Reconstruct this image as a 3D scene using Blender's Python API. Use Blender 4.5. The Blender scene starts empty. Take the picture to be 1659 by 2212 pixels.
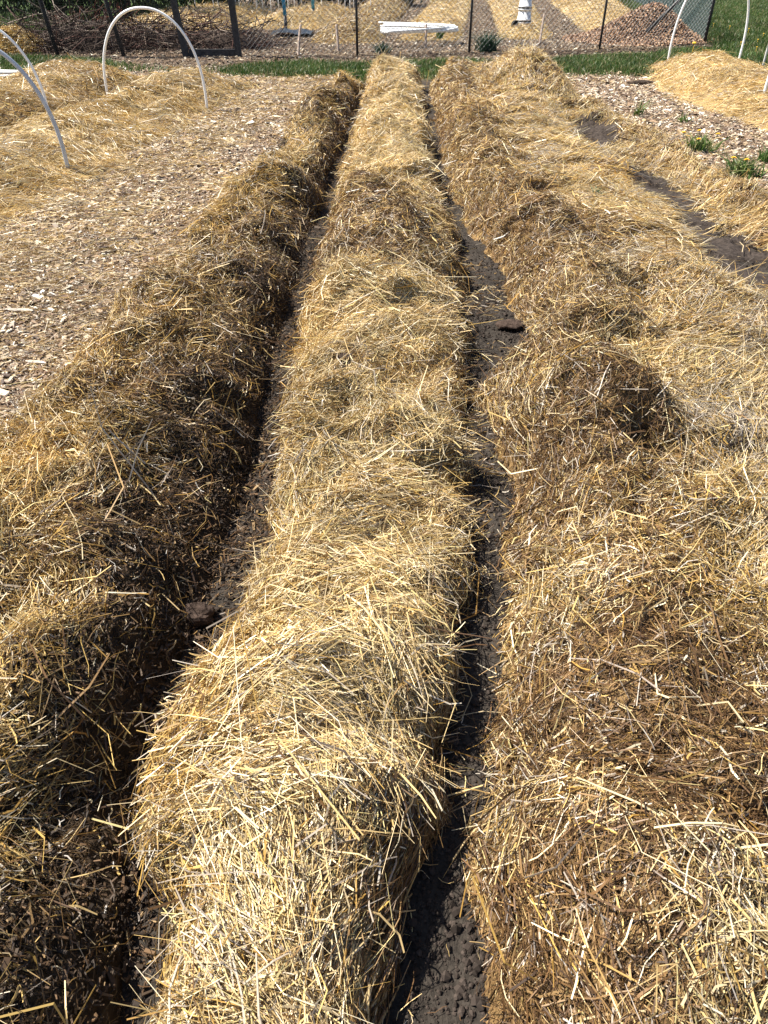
import bpy, math
import numpy as np

rng = np.random.default_rng(11)
R = math.radians
scene = bpy.context.scene
COL = scene.collection

# ------------------------------------------------------------------ camera
CAM_H, PITCH, FPX = 1.6, R(38.0), 1580.0      # FPX: focal length for a picture 2212 high


def P(px, py, z=0.0):
    """ground point (at height z) seen at a point of the 1659 x 2212 picture"""
    dx, dy = (px - 829.5) / FPX, (1106.0 - py) / FPX
    vy = math.cos(PITCH) + dy * math.sin(PITCH)
    vz = -math.sin(PITCH) + dy * math.cos(PITCH)
    t = (z - CAM_H) / vz
    return np.array([dx * t, vy * t, z])


def edge(pts, z):
    """polyline of picture points -> function x(y) on the ground"""
    w = np.array([P(a, b, z) for a, b in pts])
    o = np.argsort(w[:, 1])
    w = w[o]
    return lambda y: np.interp(y, w[:, 1], w[:, 0])


# ------------------------------------------------------------------ noise
def _h(i, j, s):
    n = (i.astype(np.int64) * 374761393 + j.astype(np.int64) * 668265263 + s * 982451653) & 0x7FFFFFFF
    n = ((n ^ (n >> 13)) * 1274126177) & 0x7FFFFFFF
    return ((n ^ (n >> 16)) & 0xFFFF) / 65535.0


def vn(x, y, s=0):
    x, y = np.asarray(x, float), np.asarray(y, float)
    i, j = np.floor(x), np.floor(y)
    u, v = x - i, y - j
    u, v = u * u * (3 - 2 * u), v * v * (3 - 2 * v)
    i, j = i.astype(np.int64), j.astype(np.int64)
    return ((_h(i, j, s) * (1 - u) + _h(i + 1, j, s) * u) * (1 - v) + (_h(i, j + 1, s) * (1 - u) + _h(i + 1, j + 1, s) * u) * v) * 2 - 1


def fbm(x, y, f, s=0, o=3):
    a, r, t = 1.0, 0.0, 0.0
    for k in range(o):
        c, sn = math.cos(k * 1.1 + s), math.sin(k * 1.1 + s)
        r = r + a * vn((x * c - y * sn) * f, (x * sn + y * c) * f, s + k * 17)
        t += a
        a *= 0.5
        f *= 2.03
    return r / t


def sst(a, b, x):
    t = np.clip((x - a) / (b - a), 0, 1)
    return t * t * (3 - 2 * t)


HOLES = [(1285, 270, 40, 1.15), (1418, 382, 48, 1.15), (1484, 440, 30, .9), (1538, 488, 30, .75), (1605, 530, 74, 1.15), (1672, 562, 70, 1.15)]


def blobs(x, y, lst):
    """sum of soft patches given as (px, py, radius px, amount)"""
    r = np.zeros_like(x)
    for (px, py, rad, am) in lst:
        zz = .15 if lst is not HOLES else .10
        c, d = P(px, py, zz), P(px + rad, py, zz)
        rr = abs(d[0] - c[0])
        q = ((x - c[0]) ** 2 + ((y - c[1]) * (0.8 if lst is not HOLES else .36)) ** 2) / (rr * rr)
        r = r + am * np.exp(-q)
    return r


# ------------------------------------------------------------------ materials
def mat(name, base=(0.5, 0.5, 0.5), rough=0.6, attr=False, transl=0.0, spec=0.4, noise=None, bump=None, metal=0.0):
    m = bpy.data.materials.new(name)
    m.use_nodes = True
    nt = m.node_tree
    n, l = nt.nodes, nt.links
    b = n['Principled BSDF']
    b.inputs['Roughness'].default_value = rough
    b.inputs['Specular IOR Level'].default_value = spec
    b.inputs['Metallic'].default_value = metal
    if attr:
        a = n.new('ShaderNodeAttribute')
        a.attribute_name = 'Col'
        src = a.outputs['Color']
    else:
        c = n.new('ShaderNodeRGB')
        c.outputs[0].default_value = (*base, 1)
        src = c.outputs[0]
    if noise:
        tc = n.new('ShaderNodeTexCoord')
        nz = n.new('ShaderNodeTexNoise')
        nz.inputs['Scale'].default_value = noise[0]
        nz.inputs['Detail'].default_value = 6
        l.new(tc.outputs['Object'], nz.inputs['Vector'])
        rp = n.new('ShaderNodeValToRGB')
        lo, hi = 1 - noise[1], 1 + noise[1]
        rp.color_ramp.elements[0].position = 0.3
        rp.color_ramp.elements[1].position = 0.7
        rp.color_ramp.elements[0].color = (lo, lo, lo, 1)
        rp.color_ramp.elements[1].color = (hi, hi, hi, 1)
        l.new(nz.outputs['Fac'], rp.inputs[0])
        mx = n.new('ShaderNodeMixRGB')
        mx.blend_type = 'MULTIPLY'
        mx.inputs[0].default_value = 1
        l.new(src, mx.inputs[1])
        l.new(rp.outputs[0], mx.inputs[2])
        src = mx.outputs[0]
        if bump:
            bp = n.new('ShaderNodeBump')
            bp.inputs['Strength'].default_value = bump
            bp.inputs['Distance'].default_value = 0.02
            l.new(nz.outputs['Fac'], bp.inputs['Height'])
            l.new(bp.outputs[0], b.inputs['Normal'])
    l.new(src, b.inputs['Base Color'])
    if transl:
        t = n.new('ShaderNodeBsdfTranslucent')
        l.new(src, t.inputs['Color'])
        mx = n.new('ShaderNodeMixShader')
        mx.inputs[0].default_value = transl
        l.new(b.outputs[0], mx.inputs[1])
        l.new(t.outputs[0], mx.inputs[2])
        l.new(mx.outputs[0], n['Material Output'].inputs['Surface'])
    return m


M = dict(
    straw=mat('straw', attr=True, rough=0.4, transl=0.24, spec=0.5),
    heap=mat('heap_core', attr=True, rough=0.9, noise=(45, 0.5), bump=0.6, spec=0.1),
    ground=mat('ground', attr=True, rough=0.95, noise=(60, 0.35), bump=0.7, spec=0.15),
    chip=mat('chip', attr=True, rough=0.75, spec=0.3),
    leaf=mat('leaf', attr=True, rough=0.5, transl=0.3, spec=0.4),
    twig=mat('twig', attr=True, rough=0.8, spec=0.2),
    crumb=mat('crumb', attr=True, rough=0.95, spec=0.1),
    pvc=mat('white_pvc', (0.83, 0.84, 0.84), 0.35, noise=(6, 0.1)),
    pvc_shaded=mat('shaded_white_pvc', (0.42, 0.46, 0.52), 0.4, noise=(5, 0.12)),  # white pipe with the shade of its near side put into the colour
    pvc_old=mat('aged_pvc', (0.55, 0.55, 0.53), 0.5, noise=(7, 0.15)),
    wire=mat('galvanised_wire', (0.09, 0.09, 0.095), 0.6, spec=0.4),
    wire_green=mat('green_wire', (0.10, 0.14, 0.14), 0.5, spec=0.5),
    steel=mat('dark_steel', (0.028, 0.028, 0.032), 0.5, noise=(12, 0.3)),
    plastic_mesh=mat('black_netting', (0.008, 0.008, 0.009), 0.9, spec=0.05),
    darkwood=mat('dark_wood', (0.035, 0.033, 0.034), 0.8, noise=(20, 0.4), bump=0.4),
    stake=mat('pale_stake', (0.46, 0.36, 0.30), 0.8, noise=(25, 0.25), bump=0.3),
    blue=mat('blue_paint', (0.025, 0.24, 0.42), 0.45, noise=(10, 0.2)),
    bucket=mat('white_plastic', (0.68, 0.69, 0.70), 0.4, noise=(9, 0.12)),
    cream=mat('cream_plastic', (0.5, 0.47, 0.38), 0.5, noise=(9, 0.15)),
    black=mat('black_plastic', (0.012, 0.012, 0.013), 0.45, noise=(9, 0.3)),
    tarp=mat('black_sheet', (0.02, 0.022, 0.025), 0.35, noise=(9, 0.3)),
    bark=mat('bark', (0.06, 0.045, 0.035), 0.9, noise=(15, 0.5), bump=0.8),
    yellow=mat('yellow_petals', (0.80, 0.48, 0.02), 0.6, noise=(60, 0.15)),
    stick=mat('weathered_stick', (0.10, 0.07, 0.05), 0.85, noise=(30, 0.4), bump=0.5),
    splinter=mat('pale_splinter', (0.62, 0.55, 0.46), 0.8, noise=(40, 0.25), bump=0.3),
    clod=mat('clod', (0.05, 0.035, 0.028), 0.95, noise=(40, 0.4), bump=0.8, spec=0.1),
)


# ------------------------------------------------------------------ mesh helpers
def mesh(name, V, F, material, col=None, parent=None, smooth=False):
    """one mesh object from numpy vertices, a face array (or list of face arrays) and per-vertex colours"""
    Fs = [f for f in (F if isinstance(F, list) else [F]) if len(f)]
    me = bpy.data.meshes.new(name)
    V = np.ascontiguousarray(V, np.float32)
    me.vertices.add(len(V))
    me.vertices.foreach_set('co', V.ravel())
    nl = sum(f.size for f in Fs)
    npoly = sum(len(f) for f in Fs)
    me.loops.add(nl)
    me.polygons.add(npoly)
    me.loops.foreach_set('vertex_index', np.concatenate([f.ravel() for f in Fs]).astype(np.int32))
    tot = np.concatenate([np.full(len(f), f.shape[1]) for f in Fs]).astype(np.int32)
    me.polygons.foreach_set('loop_start', (np.cumsum(tot) - tot).astype(np.int32))
    me.polygons.foreach_set('use_smooth', np.full(npoly, smooth))
    if col is not None:
        a = me.color_attributes.new('Col', 'FLOAT_COLOR', 'POINT')
        c = np.ones((len(V), 4), np.float32)
        c[:, :3] = col
        a.data.foreach_set('color', c.ravel())
    me.update(calc_edges=True)
    me.materials.append(material)
    o = bpy.data.objects.new(name, me)
    COL.objects.link(o)
    if parent is not None:
        o.parent = parent
        o.matrix_parent_inverse.identity()
        o.location = (0, 0, 0)
    return o


def rel(o, loc):
    """put an object's origin at loc, its mesh staying where it is"""
    me = o.data
    a = np.empty(len(me.vertices) * 3, np.float32)
    me.vertices.foreach_get('co', a)
    a = a.reshape(-1, 3) - np.asarray(loc, np.float32)
    me.vertices.foreach_set('co', a.ravel())
    o.location = loc
    me.update()
    return o


def tag(o, label=None, cat=None, group=None, kind=None):
    if label:
        o['label'] = label
    if cat:
        o['category'] = cat
    if group:
        o['group'] = group
    if kind:
        o['kind'] = kind
    return o


def empty(name, loc, label, cat, group=None):
    o = bpy.data.objects.new(name, None)
    o.empty_display_size = 0.1
    o.location = loc
    COL.objects.link(o)
    return tag(o, label, cat, group)


class MB:
    """collects pieces of one mesh"""

    def __init__(s):
        s.V, s.F, s.C, s.n = [], {}, [], 0

    def add(s, V, F, c=None):
        for f in (F if isinstance(F, list) else [F]):
            f = np.asarray(f)
            s.F.setdefault(f.shape[1], []).append(f + s.n)
        s.V.append(np.asarray(V, float))
        s.n += len(V)
        if c is not None:
            c = np.asarray(c, float)
            s.C.append(np.broadcast_to(c, (len(V), 3)) if c.ndim == 1 else c)
        return s

    def box(s, c, size, rot=None, col=None, taper=1.0):
        g = np.array([[x, y, z] for z in (-.5, .5) for y in (-.5, .5) for x in (-.5, .5)], float)
        g[4:, :2] *= taper
        g *= size
        if rot is not None:
            g = g @ np.asarray(rot).T
        f = np.array([[0, 2, 3, 1], [4, 5, 7, 6], [0, 1, 5, 4], [2, 6, 7, 3], [0, 4, 6, 2], [1, 3, 7, 5]])
        return s.add(g + np.asarray(c), f, col)

    def tube(s, pts, rad, sides=8, cap=True, col=None):
        pts = np.asarray(pts, float)
        n = len(pts)
        rad = np.broadcast_to(np.asarray(rad, float), (n,))
        T = np.gradient(pts, axis=0)
        T /= np.linalg.norm(T, axis=1)[:, None] + 1e-12
        up = np.array([0, 0, 1.0]) if abs(T[0, 2]) < 0.9 else np.array([0, 1.0, 0])
        A = np.cross(T[0], up)
        A /= np.linalg.norm(A)
        V = []
        for i in range(n):
            A = A - T[i] * (A @ T[i])
            A /= np.linalg.norm(A)
            B = np.cross(T[i], A)
            a = np.arange(sides) * 2 * math.pi / sides
            V.append(pts[i] + rad[i] * (np.cos(a)[:, None] * A + np.sin(a)[:, None] * B))
        V = np.concatenate(V)
        F = []
        for i in range(n - 1):
            for k in range(sides):
                k2 = (k + 1) % sides
                F.append([i * sides + k, i * sides + k2, (i + 1) * sides + k2, (i + 1) * sides + k])
        fs = [np.array(F)]
        if cap:
            fs.append(np.array([list(range(sides))[::-1], [(n - 1) * sides + k for k in range(sides)]]))
        return s.add(V, fs, col)

    def lathe(s, prof, c=(0, 0, 0), sides=24, col=None, rot=None):
        prof = np.asarray(prof, float)
        a = np.arange(sides) * 2 * math.pi / sides
        V = np.concatenate([np.stack([r * np.cos(a), r * np.sin(a), np.full(sides, z)], 1) for r, z in prof])
        if rot is not None:
            V = V @ np.asarray(rot).T
        F = [[i * sides + k, i * sides + (k + 1) % sides, (i + 1) * sides + (k + 1) % sides, (i + 1) * sides + k] for i in range(len(prof) - 1) for k in range(sides)]
        return s.add(V + np.asarray(c), np.array(F), col)

    def build(s, name, m, parent=None, smooth=False):
        V = np.concatenate(s.V)
        F = [np.concatenate(f) for f in s.F.values()]
        C = np.concatenate(s.C) if s.C else None
        return mesh(name, V, F, m, C, parent, smooth)


def rotz(a):
    c, s = math.cos(a), math.sin(a)
    return np.array([[c, -s, 0], [s, c, 0], [0, 0, 1]])


def roty(a):
    c, s = math.cos(a), math.sin(a)
    return np.array([[c, 0, s], [0, 1, 0], [-s, 0, c]])


def rotx(a):
    c, s = math.cos(a), math.sin(a)
    return np.array([[1, 0, 0], [0, c, -s], [0, s, c]])


# ------------------------------------------------------------------ straw
PALE = np.array([[.68, .53, .28], [.76, .63, .39], [.62, .45, .20], [.56, .41, .18], [.78, .69, .50], [.66, .55, .26], [.70, .52, .26], [.52, .41, .24]])
GOLD = np.array([[.52, .33, .09], [.44, .26, .065], [.58, .40, .13], [.38, .24, .08], [.62, .44, .17], [.32, .19, .06]])
BROWN = np.array([[.145, .078, .033], [.19, .105, .043], [.085, .047, .022], [.25, .15, .064], [.115, .066, .035], [.34, .215, .095], [.055, .032, .018]])
GREY = np.array([[.50, .43, .34], [.40, .34, .28], [.62, .55, .45], [.34, .28, .22]])


def straw_colour(n, wet, gold, grey):
    """wet, gold, grey 0..1 per straw: how rotten, how golden, how weathered the straw is there"""
    c = PALE[rng.integers(0, len(PALE), n)]
    u = rng.random(n)
    c = np.where((u < gold)[:, None], GOLD[rng.integers(0, len(GOLD), n)], c)
    u = rng.random(n)
    c = np.where((u < grey)[:, None], GREY[rng.integers(0, len(GREY), n)], c)
    u = rng.random(n)
    c = np.where((u < wet)[:, None], BROWN[rng.integers(0, len(BROWN), n)], c)
    return c * rng.uniform(0.8, 1.12, n)[:, None]


def straw_geo(C, N, th, L, W, pitch, bend, col, prism):
    """C centres, N normals, th heading, L length, W width; a bent stalk each. Returns V, F, colours"""
    n = len(C)
    dh = np.stack([np.cos(th), np.sin(th), np.zeros(n)], 1)
    d = dh - N * (dh * N).sum(1)[:, None]
    d /= np.linalg.norm(d, axis=1)[:, None] + 1e-9
    d = d + N * pitch[:, None]
    d /= np.linalg.norm(d, axis=1)[:, None]
    side = np.cross(d, N)
    side /= np.linalg.norm(side, axis=1)[:, None] + 1e-9
    up = np.cross(side, d)
    b = (side * bend[:, :1] + up * bend[:, 1:2]) * L[:, None]
    b2 = (side * bend[:, 2:3] + up * bend[:, 2:3] * .4) * L[:, None]
    km = rng.uniform(-.14, .14, n)[:, None]
    ring = lambda t: C + d * (L[:, None] * t) + b * (1 - 4 * t * t) + b2 * np.sin(2 * math.pi * t)
    p0, p1, pa, pb, p2 = ring(-.5 + 0 * km), ring(km), ring(-.2 + km), ring(.2 + km), ring(.5 + 0 * km)
    roll = rng.uniform(0, math.pi, n)
    e1 = side * np.cos(roll)[:, None] + up * np.sin(roll)[:, None]
    e2 = -side * np.sin(roll)[:, None] + up * np.cos(roll)[:, None]
    hw = W[:, None] * 0.5
    flat = rng.uniform(.25, .75, n)[:, None]
    if prism:
        V = np.empty((n, 12, 3), np.float32)
        for r, (p, k) in enumerate(((p0, .9), (pa, 1.0), (pb, .95), (p2, .6))):
            V[:, r * 3] = p + e1 * hw * k
            V[:, r * 3 + 1] = p - e1 * hw * k * .55 + e2 * hw * k * flat
            V[:, r * 3 + 2] = p - e1 * hw * k * .55 - e2 * hw * k * flat
        f = np.array([[r * 3 + k, r * 3 + (k + 1) % 3, r * 3 + 3 + (k + 1) % 3, r * 3 + 3 + k] for r in (0, 1, 2) for k in range(3)])
        m = 12
    else:
        V = np.empty((n, 6, 3), np.float32)
        for r, (p, k) in enumerate(((p0, 1.), (p1, 1.0), (p2, .7))):
            V[:, r * 2] = p + e1 * hw * k
            V[:, r * 2 + 1] = p - e1 * hw * k
        f = np.array([[0, 1, 3, 2], [2, 3, 5, 4]])
        m = 6
    F = (f[None] + (np.arange(n) * m)[:, None, None]).reshape(-1, 4)
    return V.reshape(-1, 3), F, np.repeat(col, m, axis=0)


class Heap:
    """a heightfield between two edges; core mesh plus the straw lying on it"""

    def __init__(s, name, xl, xr, y0, y1, zf, ny, ns, yexp=1.0):
        t = np.linspace(0, 1, ny) ** yexp
        y = y0 + (y1 - y0) * t
        sv = np.linspace(0, 1, ns)
        s.S, s.Y = np.meshgrid(sv, y)
        s.X = xl(s.Y) * (1 - s.S) + xr(s.Y) * s.S
        s.Z = zf(s.X, s.Y, s.S)
        s.name = name
        s.y0, s.y1 = y0, y1

    def core(s, colf, label, cat):
        ny, ns = s.X.shape
        V = np.stack([s.X, s.Y, s.Z], 2).reshape(-1, 3)
        i = (np.arange(ny - 1)[:, None] * ns + np.arange(ns - 1)[None]).ravel()
        F = np.stack([i, i + 1, i + 1 + ns, i + ns], 1)
        c = colf(s.X.ravel(), s.Y.ravel(), s.S.ravel())
        o = mesh(s.name, V, F, M['heap'], c, smooth=True)
        rel(o, (float(s.X.mean()), float(s.y0), 0.0))
        s.o = tag(o, label, cat)
        return o

    def sample(s, per_m2, dens):
        """random points on the surface; dens(x, y, s) 0..1, density falls with distance"""
        P00 = np.stack([s.X, s.Y, s.Z], 2)
        a, b, c, d = P00[:-1, :-1], P00[:-1, 1:], P00[1:, :-1], P00[1:, 1:]
        nrm = np.cross(b - a, c - a)
        ar = np.linalg.norm(nrm, axis=2)
        nrm = nrm / (ar[..., None] + 1e-12)
        cx, cy, cs = (a + d)[..., 0] / 2, (a + d)[..., 1] / 2, (s.S[:-1, :-1] + s.S[1:, 1:]) / 2
        dist = np.sqrt(cx ** 2 + cy ** 2 + 1.6)
        w = ar * per_m2 * np.clip(3.0 / dist, 0, 1) ** 1.2 * dens(cx, cy, cs)
        inview = (np.abs(cx) < 0.64 * cy + 1.3)
        w = (w * inview).ravel()
        n = rng.poisson(w)
        k = np.repeat(np.arange(len(w)), n)
        u, v = rng.random(len(k))[:, None], rng.random(len(k))[:, None]
        A, B, Cc, D = (q.reshape(-1, 3)[k] for q in (a, b, c, d))
        pos = (A * (1 - u) + B * u) * (1 - v) + (Cc * (1 - u) + D * u) * v
        return pos, nrm.reshape(-1, 3)[k], cs.ravel()[k]


def lay_straw(parts, pos, nrm, th, wet, gold, grey, lmul=1.0, lift=(-.008, .012), wmul=1.0, rough=0.10, tone=1.0, curl=1.0):
    n = len(pos)
    if n == 0:
        return
    dist = np.sqrt((pos ** 2).sum(1) + 1.6)
    L = np.clip(rng.lognormal(math.log(.072), .68, n), .012, .36) * np.asarray(lmul)
    ch = rng.random(n) < .3
    L = np.where(ch, rng.uniform(.008, .04, n), L) * (1 - .35 * np.clip(wet, 0, 1))
    W = np.clip(rng.lognormal(math.log(.0023), .38, n), .0010, .0058) * np.clip(dist / 4, 1, 4) ** .55 * wmul
    W = np.where(rng.random(n) < .03, W * 1.8, W)
    W = np.minimum(W, .0062 * np.clip(dist / 4, 1, 3) ** .5)
    lf = rng.uniform(lift[0], lift[1], n)
    C = pos + nrm * lf[:, None]
    pit = rng.normal(0, rough, n) + np.where(rng.random(n) < .05, rng.normal(0, .45, n), 0)
    bend = rng.normal(0, .05, (n, 3)) * curl
    kink = rng.random(n) < .14
    bend[kink] *= 2.8
    bend[:, 2] *= .7
    clump = 1 + .30 * fbm(pos[:, 0], pos[:, 1], 7, 201) + .22 * fbm(pos[:, 0], pos[:, 1], 2.2, 202)
    col = straw_colour(n, wet, gold, grey) * (clump * tone)[:, None]
    near = dist < 5.2
    for msk, pr in ((near, True), (~near, False)):
        if msk.any():
            parts.append(straw_geo(C[msk], nrm[msk], th[msk], L[msk], W[msk], pit[msk], bend[msk], col[msk], pr))


def join(parts, name, material, parent=None):
    V, F, C, k = [], [], [], 0
    for v, f, c in parts:
        V.append(v)
        F.append(f + k)
        C.append(c)
        k += len(v)
    V = np.concatenate(V)
    if parent is not None:
        V = V - np.asarray(parent.location, np.float32)
    return mesh(name, V, np.concatenate(F), material, np.concatenate(C), parent)


def heading(pos, base, spread, f=2.2, seed=3, jit=.5, loose=.33):
    n = len(pos)
    th = base + spread * fbm(pos[:, 0], pos[:, 1], f, seed) * 2 + rng.normal(0, jit, n)
    th = th + .9 * vn(pos[:, 0] * 9, pos[:, 1] * 9, seed + 2)
    return np.where(rng.random(n) < loose, rng.uniform(0, math.pi, n), th)


def clods(x, y, f, seed):
    """rounded lumps with sharp creases between them"""
    n = np.abs(vn(x * f + .6 * vn(x * f * .7, y * f * .7, seed + 5), y * f + .6 * vn(x * f * .7 + 9, y * f * .7, seed + 6), seed))
    m = np.abs(vn(x * f * 2.1, y * f * 2.1, seed + 9))
    return (1 - n) * 1.0 + (1 - m) * .4 - 1.0


exec_order = []
# ------------------------------------------------------------------ edges of the rows (picture points -> ground)
cen_l = edge([(790, 150), (783, 215), (760, 290), (735, 370), (700, 470), (685, 560), (655, 660), (625, 760), (590, 860), (575, 1000), (560, 1090), (505, 1230), (450, 1400), (385, 1490), (330, 1650), (322, 1800), (330, 1900), (305, 2030), (290, 2212), (280, 2600)], .06)
cen_r = edge([(900, 150), (915, 190), (925, 260), (940, 340), (955, 400), (985, 470), (995, 560), (1000, 640), (1005, 720), (1000, 820), (990, 900), (1012, 1000), (1015, 1110), (1000, 1260), (985, 1390), (985, 1500), (965, 1580), (960, 1680), (925, 1760), (892, 1850), (880, 1950), (880, 2050), (868, 2212), (855, 2600)], .06)
lef_l = edge([(770, 155), (705, 200), (640, 260), (590, 330), (480, 450), (400, 540), (300, 680), (215, 730), (115, 870), (-10, 970), (-260, 1200), (-420, 1500), (-560, 2000), (-640, 2600)], .0)
lef_r = edge([(800, 165), (772, 215), (745, 300), (712, 370), (690, 450), (655, 520), (640, 600), (608, 700), (590, 780), (560, 900), (545, 1000), (520, 1100), (470, 1230), (420, 1380), (345, 1500), (300, 1650), (290, 1800), (290, 1950), (270, 2100), (255, 2600)], -.06)
ban_l0 = edge([(930, 150), (935, 190), (945, 260), (958, 330), (975, 390), (1005, 460), (1060, 520), (1090, 560), (1100, 640), (1155, 720), (1115, 790), (1030, 830), (1060, 870), (1080, 950), (1105, 1010), (1095, 1100), (1088, 1250), (1078, 1400), (1072, 1500), (1085, 1600), (1105, 1700), (1062, 1760), (1060, 1900), (1065, 2000), (1080, 2212), (1100, 2600)], .0)
ban_r0 = edge([(1185, 140), (1215, 175), (1260, 215), (1345, 268), (1440, 315), (1560, 385), (1665, 435), (1800, 520), (1980, 640)], .0)


def ban_l(y):
    return ban_l0(y) + .075 * fbm(y * 0 + 6.6, y, 3.4, 13, 3)


def ban_r(y):
    return ban_r0(y) + .12 * fbm(y * 0 + 3.3, y, 1.3, 8)


TR = -.08        # trench floor


def ground_z(x, y):
    inside = sst(-.05, .12, x - lef_l(y)) * sst(-.05, .12, ban_r(y) - x) * sst(-.2, .4, 12.9 - y)
    z = .025 * fbm(x, y, .8, 2) + .012 * fbm(x, y, 5, 4, 2)
    tre = inside * (x < ban_l(y) + .25)
    z = z * (1 - .6 * inside) + TR * sst(0, 1, tre) + inside * (.008 + .010 * sst(1.2, 2.5, y)) * clods(x, y, 9, 31) + inside * .006 * fbm(x, y, 45, 12, 2)
    return z


def hump(s, p=2.6, k=.62):
    """rounded steep-sided cross section, 0 at both edges"""
    return (1 - np.abs(2 * s - 1) ** p).clip(0, 1) ** k


# centre row -------------------------------------------------------
flakes = [(860, 185, .07), (860, 262, .09), (850, 345, .08), (820, 430, .06), (830, 600, .08), (800, 780, .03), (780, 905, .06), (760, 1120, .03), (740, 1390, .06), (700, 1600, .045), (640, 1980, .05)]


def flake_saw(x, y):
    """overlapping mats of straw, each with a step on its near side"""
    t = y * 1.15 + .35 * x + .7 * fbm(x, y, 1.1, 78)
    f = t - np.floor(t)
    return sst(0, .06, f) * np.exp(-f * 3.0)


def random_lumps(x, y, xl, xr, n, seed, dep, rad):
    g = np.random.default_rng(seed)
    z = np.zeros_like(x)
    for k in range(n):
        cy = .3 + 11.8 * g.random() ** 1.6
        u = g.uniform(.02, .98)
        cx = float(xl(np.array([cy]))[0] * (1 - u) + xr(np.array([cy]))[0] * u)
        r, q = g.uniform(*rad) * (1 + .12 * cy), g.uniform(.6, 1.6)
        z = z + g.choice([-1, -1, 1]) * g.uniform(*dep) * np.exp(-((x - cx) / r) ** 2 - ((y - cy) / (r * q)) ** 2)
    return z


def flake_steps(x, y, lst):
    z = np.zeros_like(x)
    for i, (px, py, a) in enumerate(lst):
        c = P(px, py, .22)
        ye = c[1] + .16 * fbm(x, y * 0, 2.8, 40 + i) * min(2.2, .6 + c[1] * .25) - .25 * (x - c[0]) ** 2
        q = y - ye
        z = z + a * (.75 + .8 * fbm(x, y * .3, 2.1, 60 + i)) * sst(-.03, .03, q) * np.exp(-np.clip(q, 0, 9) / (.16 + .05 * c[1]))
    return z


def cen_z(x, y, s):
    h = .155 + .05 * fbm(x * 0, y, .9, 5) + .12 * sst(10.8, 12.2, y)
    end = sst(0, .5, 12.75 - y)
    z = h * hump(s, 3.4, .62) * end
    m = np.minimum(1, hump(s, 4, 1) * 1.3) * end * (.62 + .38 * sst(1.0, 2.2, y))
    z = z + m * (.07 * fbm(x, y, 2.1, 6) + .055 * clods(x, y, 3.6, 7) + .03 * clods(x, y, 9, 8) + .02 * fbm(x, y, 15, 9, 2) + .03 * flake_saw(x * 1.4 + 3, y * 2.2) + random_lumps(x, y, cen_l, cen_r, 75, 5, (.03, .075), (.05, .12)) + flake_steps(x, y, flakes))
    z = z + m * (blobs(x, y, [(800, 490, 95, .13), (775, 415, 60, .15), (860, 510, 80, .07), (790, 570, 110, .05)]) - blobs(x, y, [(778, 458, 34, .24), (765, 560, 30, .05)]))
    return TR - .03 + z * 1.0 + .08 * hump(s, 3, .5) * end


def cen_wet(x, y, s):
    w = .03 + .14 * fbm(x, y, 1.7, 21) + blobs(x, y, [(800, 420, 110, .5), (785, 450, 100, .6), (800, 480, 110, .7), (820, 515, 120, .65), (800, 550, 110, .5), (700, 560, 80, .4), (880, 560, 70, .25), (760, 770, 55, .5), (620, 880, 60, .35), (850, 1760, 120, .45), (840, 1900, 100, .5), (800, 2150, 160, .2), (860, 1100, 60, .2), (880, 210, 60, .2)])
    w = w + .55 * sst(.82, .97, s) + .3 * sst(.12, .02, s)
    return np.clip(w, 0.02, .92)


def cen_gold(x, y, s):
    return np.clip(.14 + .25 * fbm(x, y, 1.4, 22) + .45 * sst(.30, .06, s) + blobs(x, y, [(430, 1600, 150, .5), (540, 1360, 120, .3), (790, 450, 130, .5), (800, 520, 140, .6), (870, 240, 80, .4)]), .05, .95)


def cen_grey(x, y, s):
    return np.clip(.06 + .2 * fbm(x, y, 1.2, 23), 0, .4)


def under(base):  # core colour darker than the stalks, putting shade into the gaps between them
    return lambda x, y, s: np.array(base) * (1 + .5 * fbm(x, y, 9, 50))[:, None]


print('rows')
cen = Heap('straw_row', lambda y: cen_l(y) + .10 * fbm(y * 0 + 4.1, y, 3.1, 14, 3), lambda y: cen_r(y) + .085 * fbm(y * 0 + 8.3, y, 3.3, 15, 3), .12, 12.75, cen_z, 900, 74, 1.45)
cen.core(under((.32, .225, .11)), 'long raised row thickly covered in pale golden straw between the two bare soil furrows', 'straw row')
parts = []
pos, nrm, s = cen.sample(31000, lambda x, y, s: np.where((s < .03) | (s > .97), .4, 1.0))
th = heading(pos, .35 - 1.0 * (s - .5) - 1.1 * sst(1.1, .5, pos[:, 1]), 1.0, 2.0, 3, .32, .22)
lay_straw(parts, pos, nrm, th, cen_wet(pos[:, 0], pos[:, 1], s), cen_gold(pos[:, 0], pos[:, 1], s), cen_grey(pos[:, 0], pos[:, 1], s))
# stalks that reach over the furrows on both sides, and stray long ones on top
pos, nrm, s = cen.sample(2400, lambda x, y, s: (((s > .80) & (s < .95)) * 1.0 + ((s < .17) & (s > .05)) * .7) * sst(-.05, .45, fbm(x, y, 3.5, 203)))
if len(pos):
    up = nrm * .25 + np.array([0, 0, .97])
    up /= np.linalg.norm(up, axis=1)[:, None]
    n = len(pos)
    sgn = np.where(s > .5, 1, -1)
    pos = pos + np.stack([sgn * .03, np.zeros(n), rng.uniform(0, .05, n)], 1)
    lay_straw(parts, pos, up, rng.normal(0, .5, n) + .15, np.full(n, .12), np.full(n, .3), np.full(n, .2), 1.15, (0, .02), 1.0, .35, 1.0, 1.7)
pos, nrm, s = cen.sample(520, lambda x, y, s: (s > .1) & (s < .9))
lay_straw(parts, pos, nrm, rng.uniform(0, math.pi, len(pos)), np.full(len(pos), .05), np.full(len(pos), .3), np.full(len(pos), .1), 1.7, (.008, .025), 1.15, .12, 1.0, 1.3)
pos, nrm, s = cen.sample(900, lambda x, y, s: (s > .04) & (s < .96))
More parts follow.
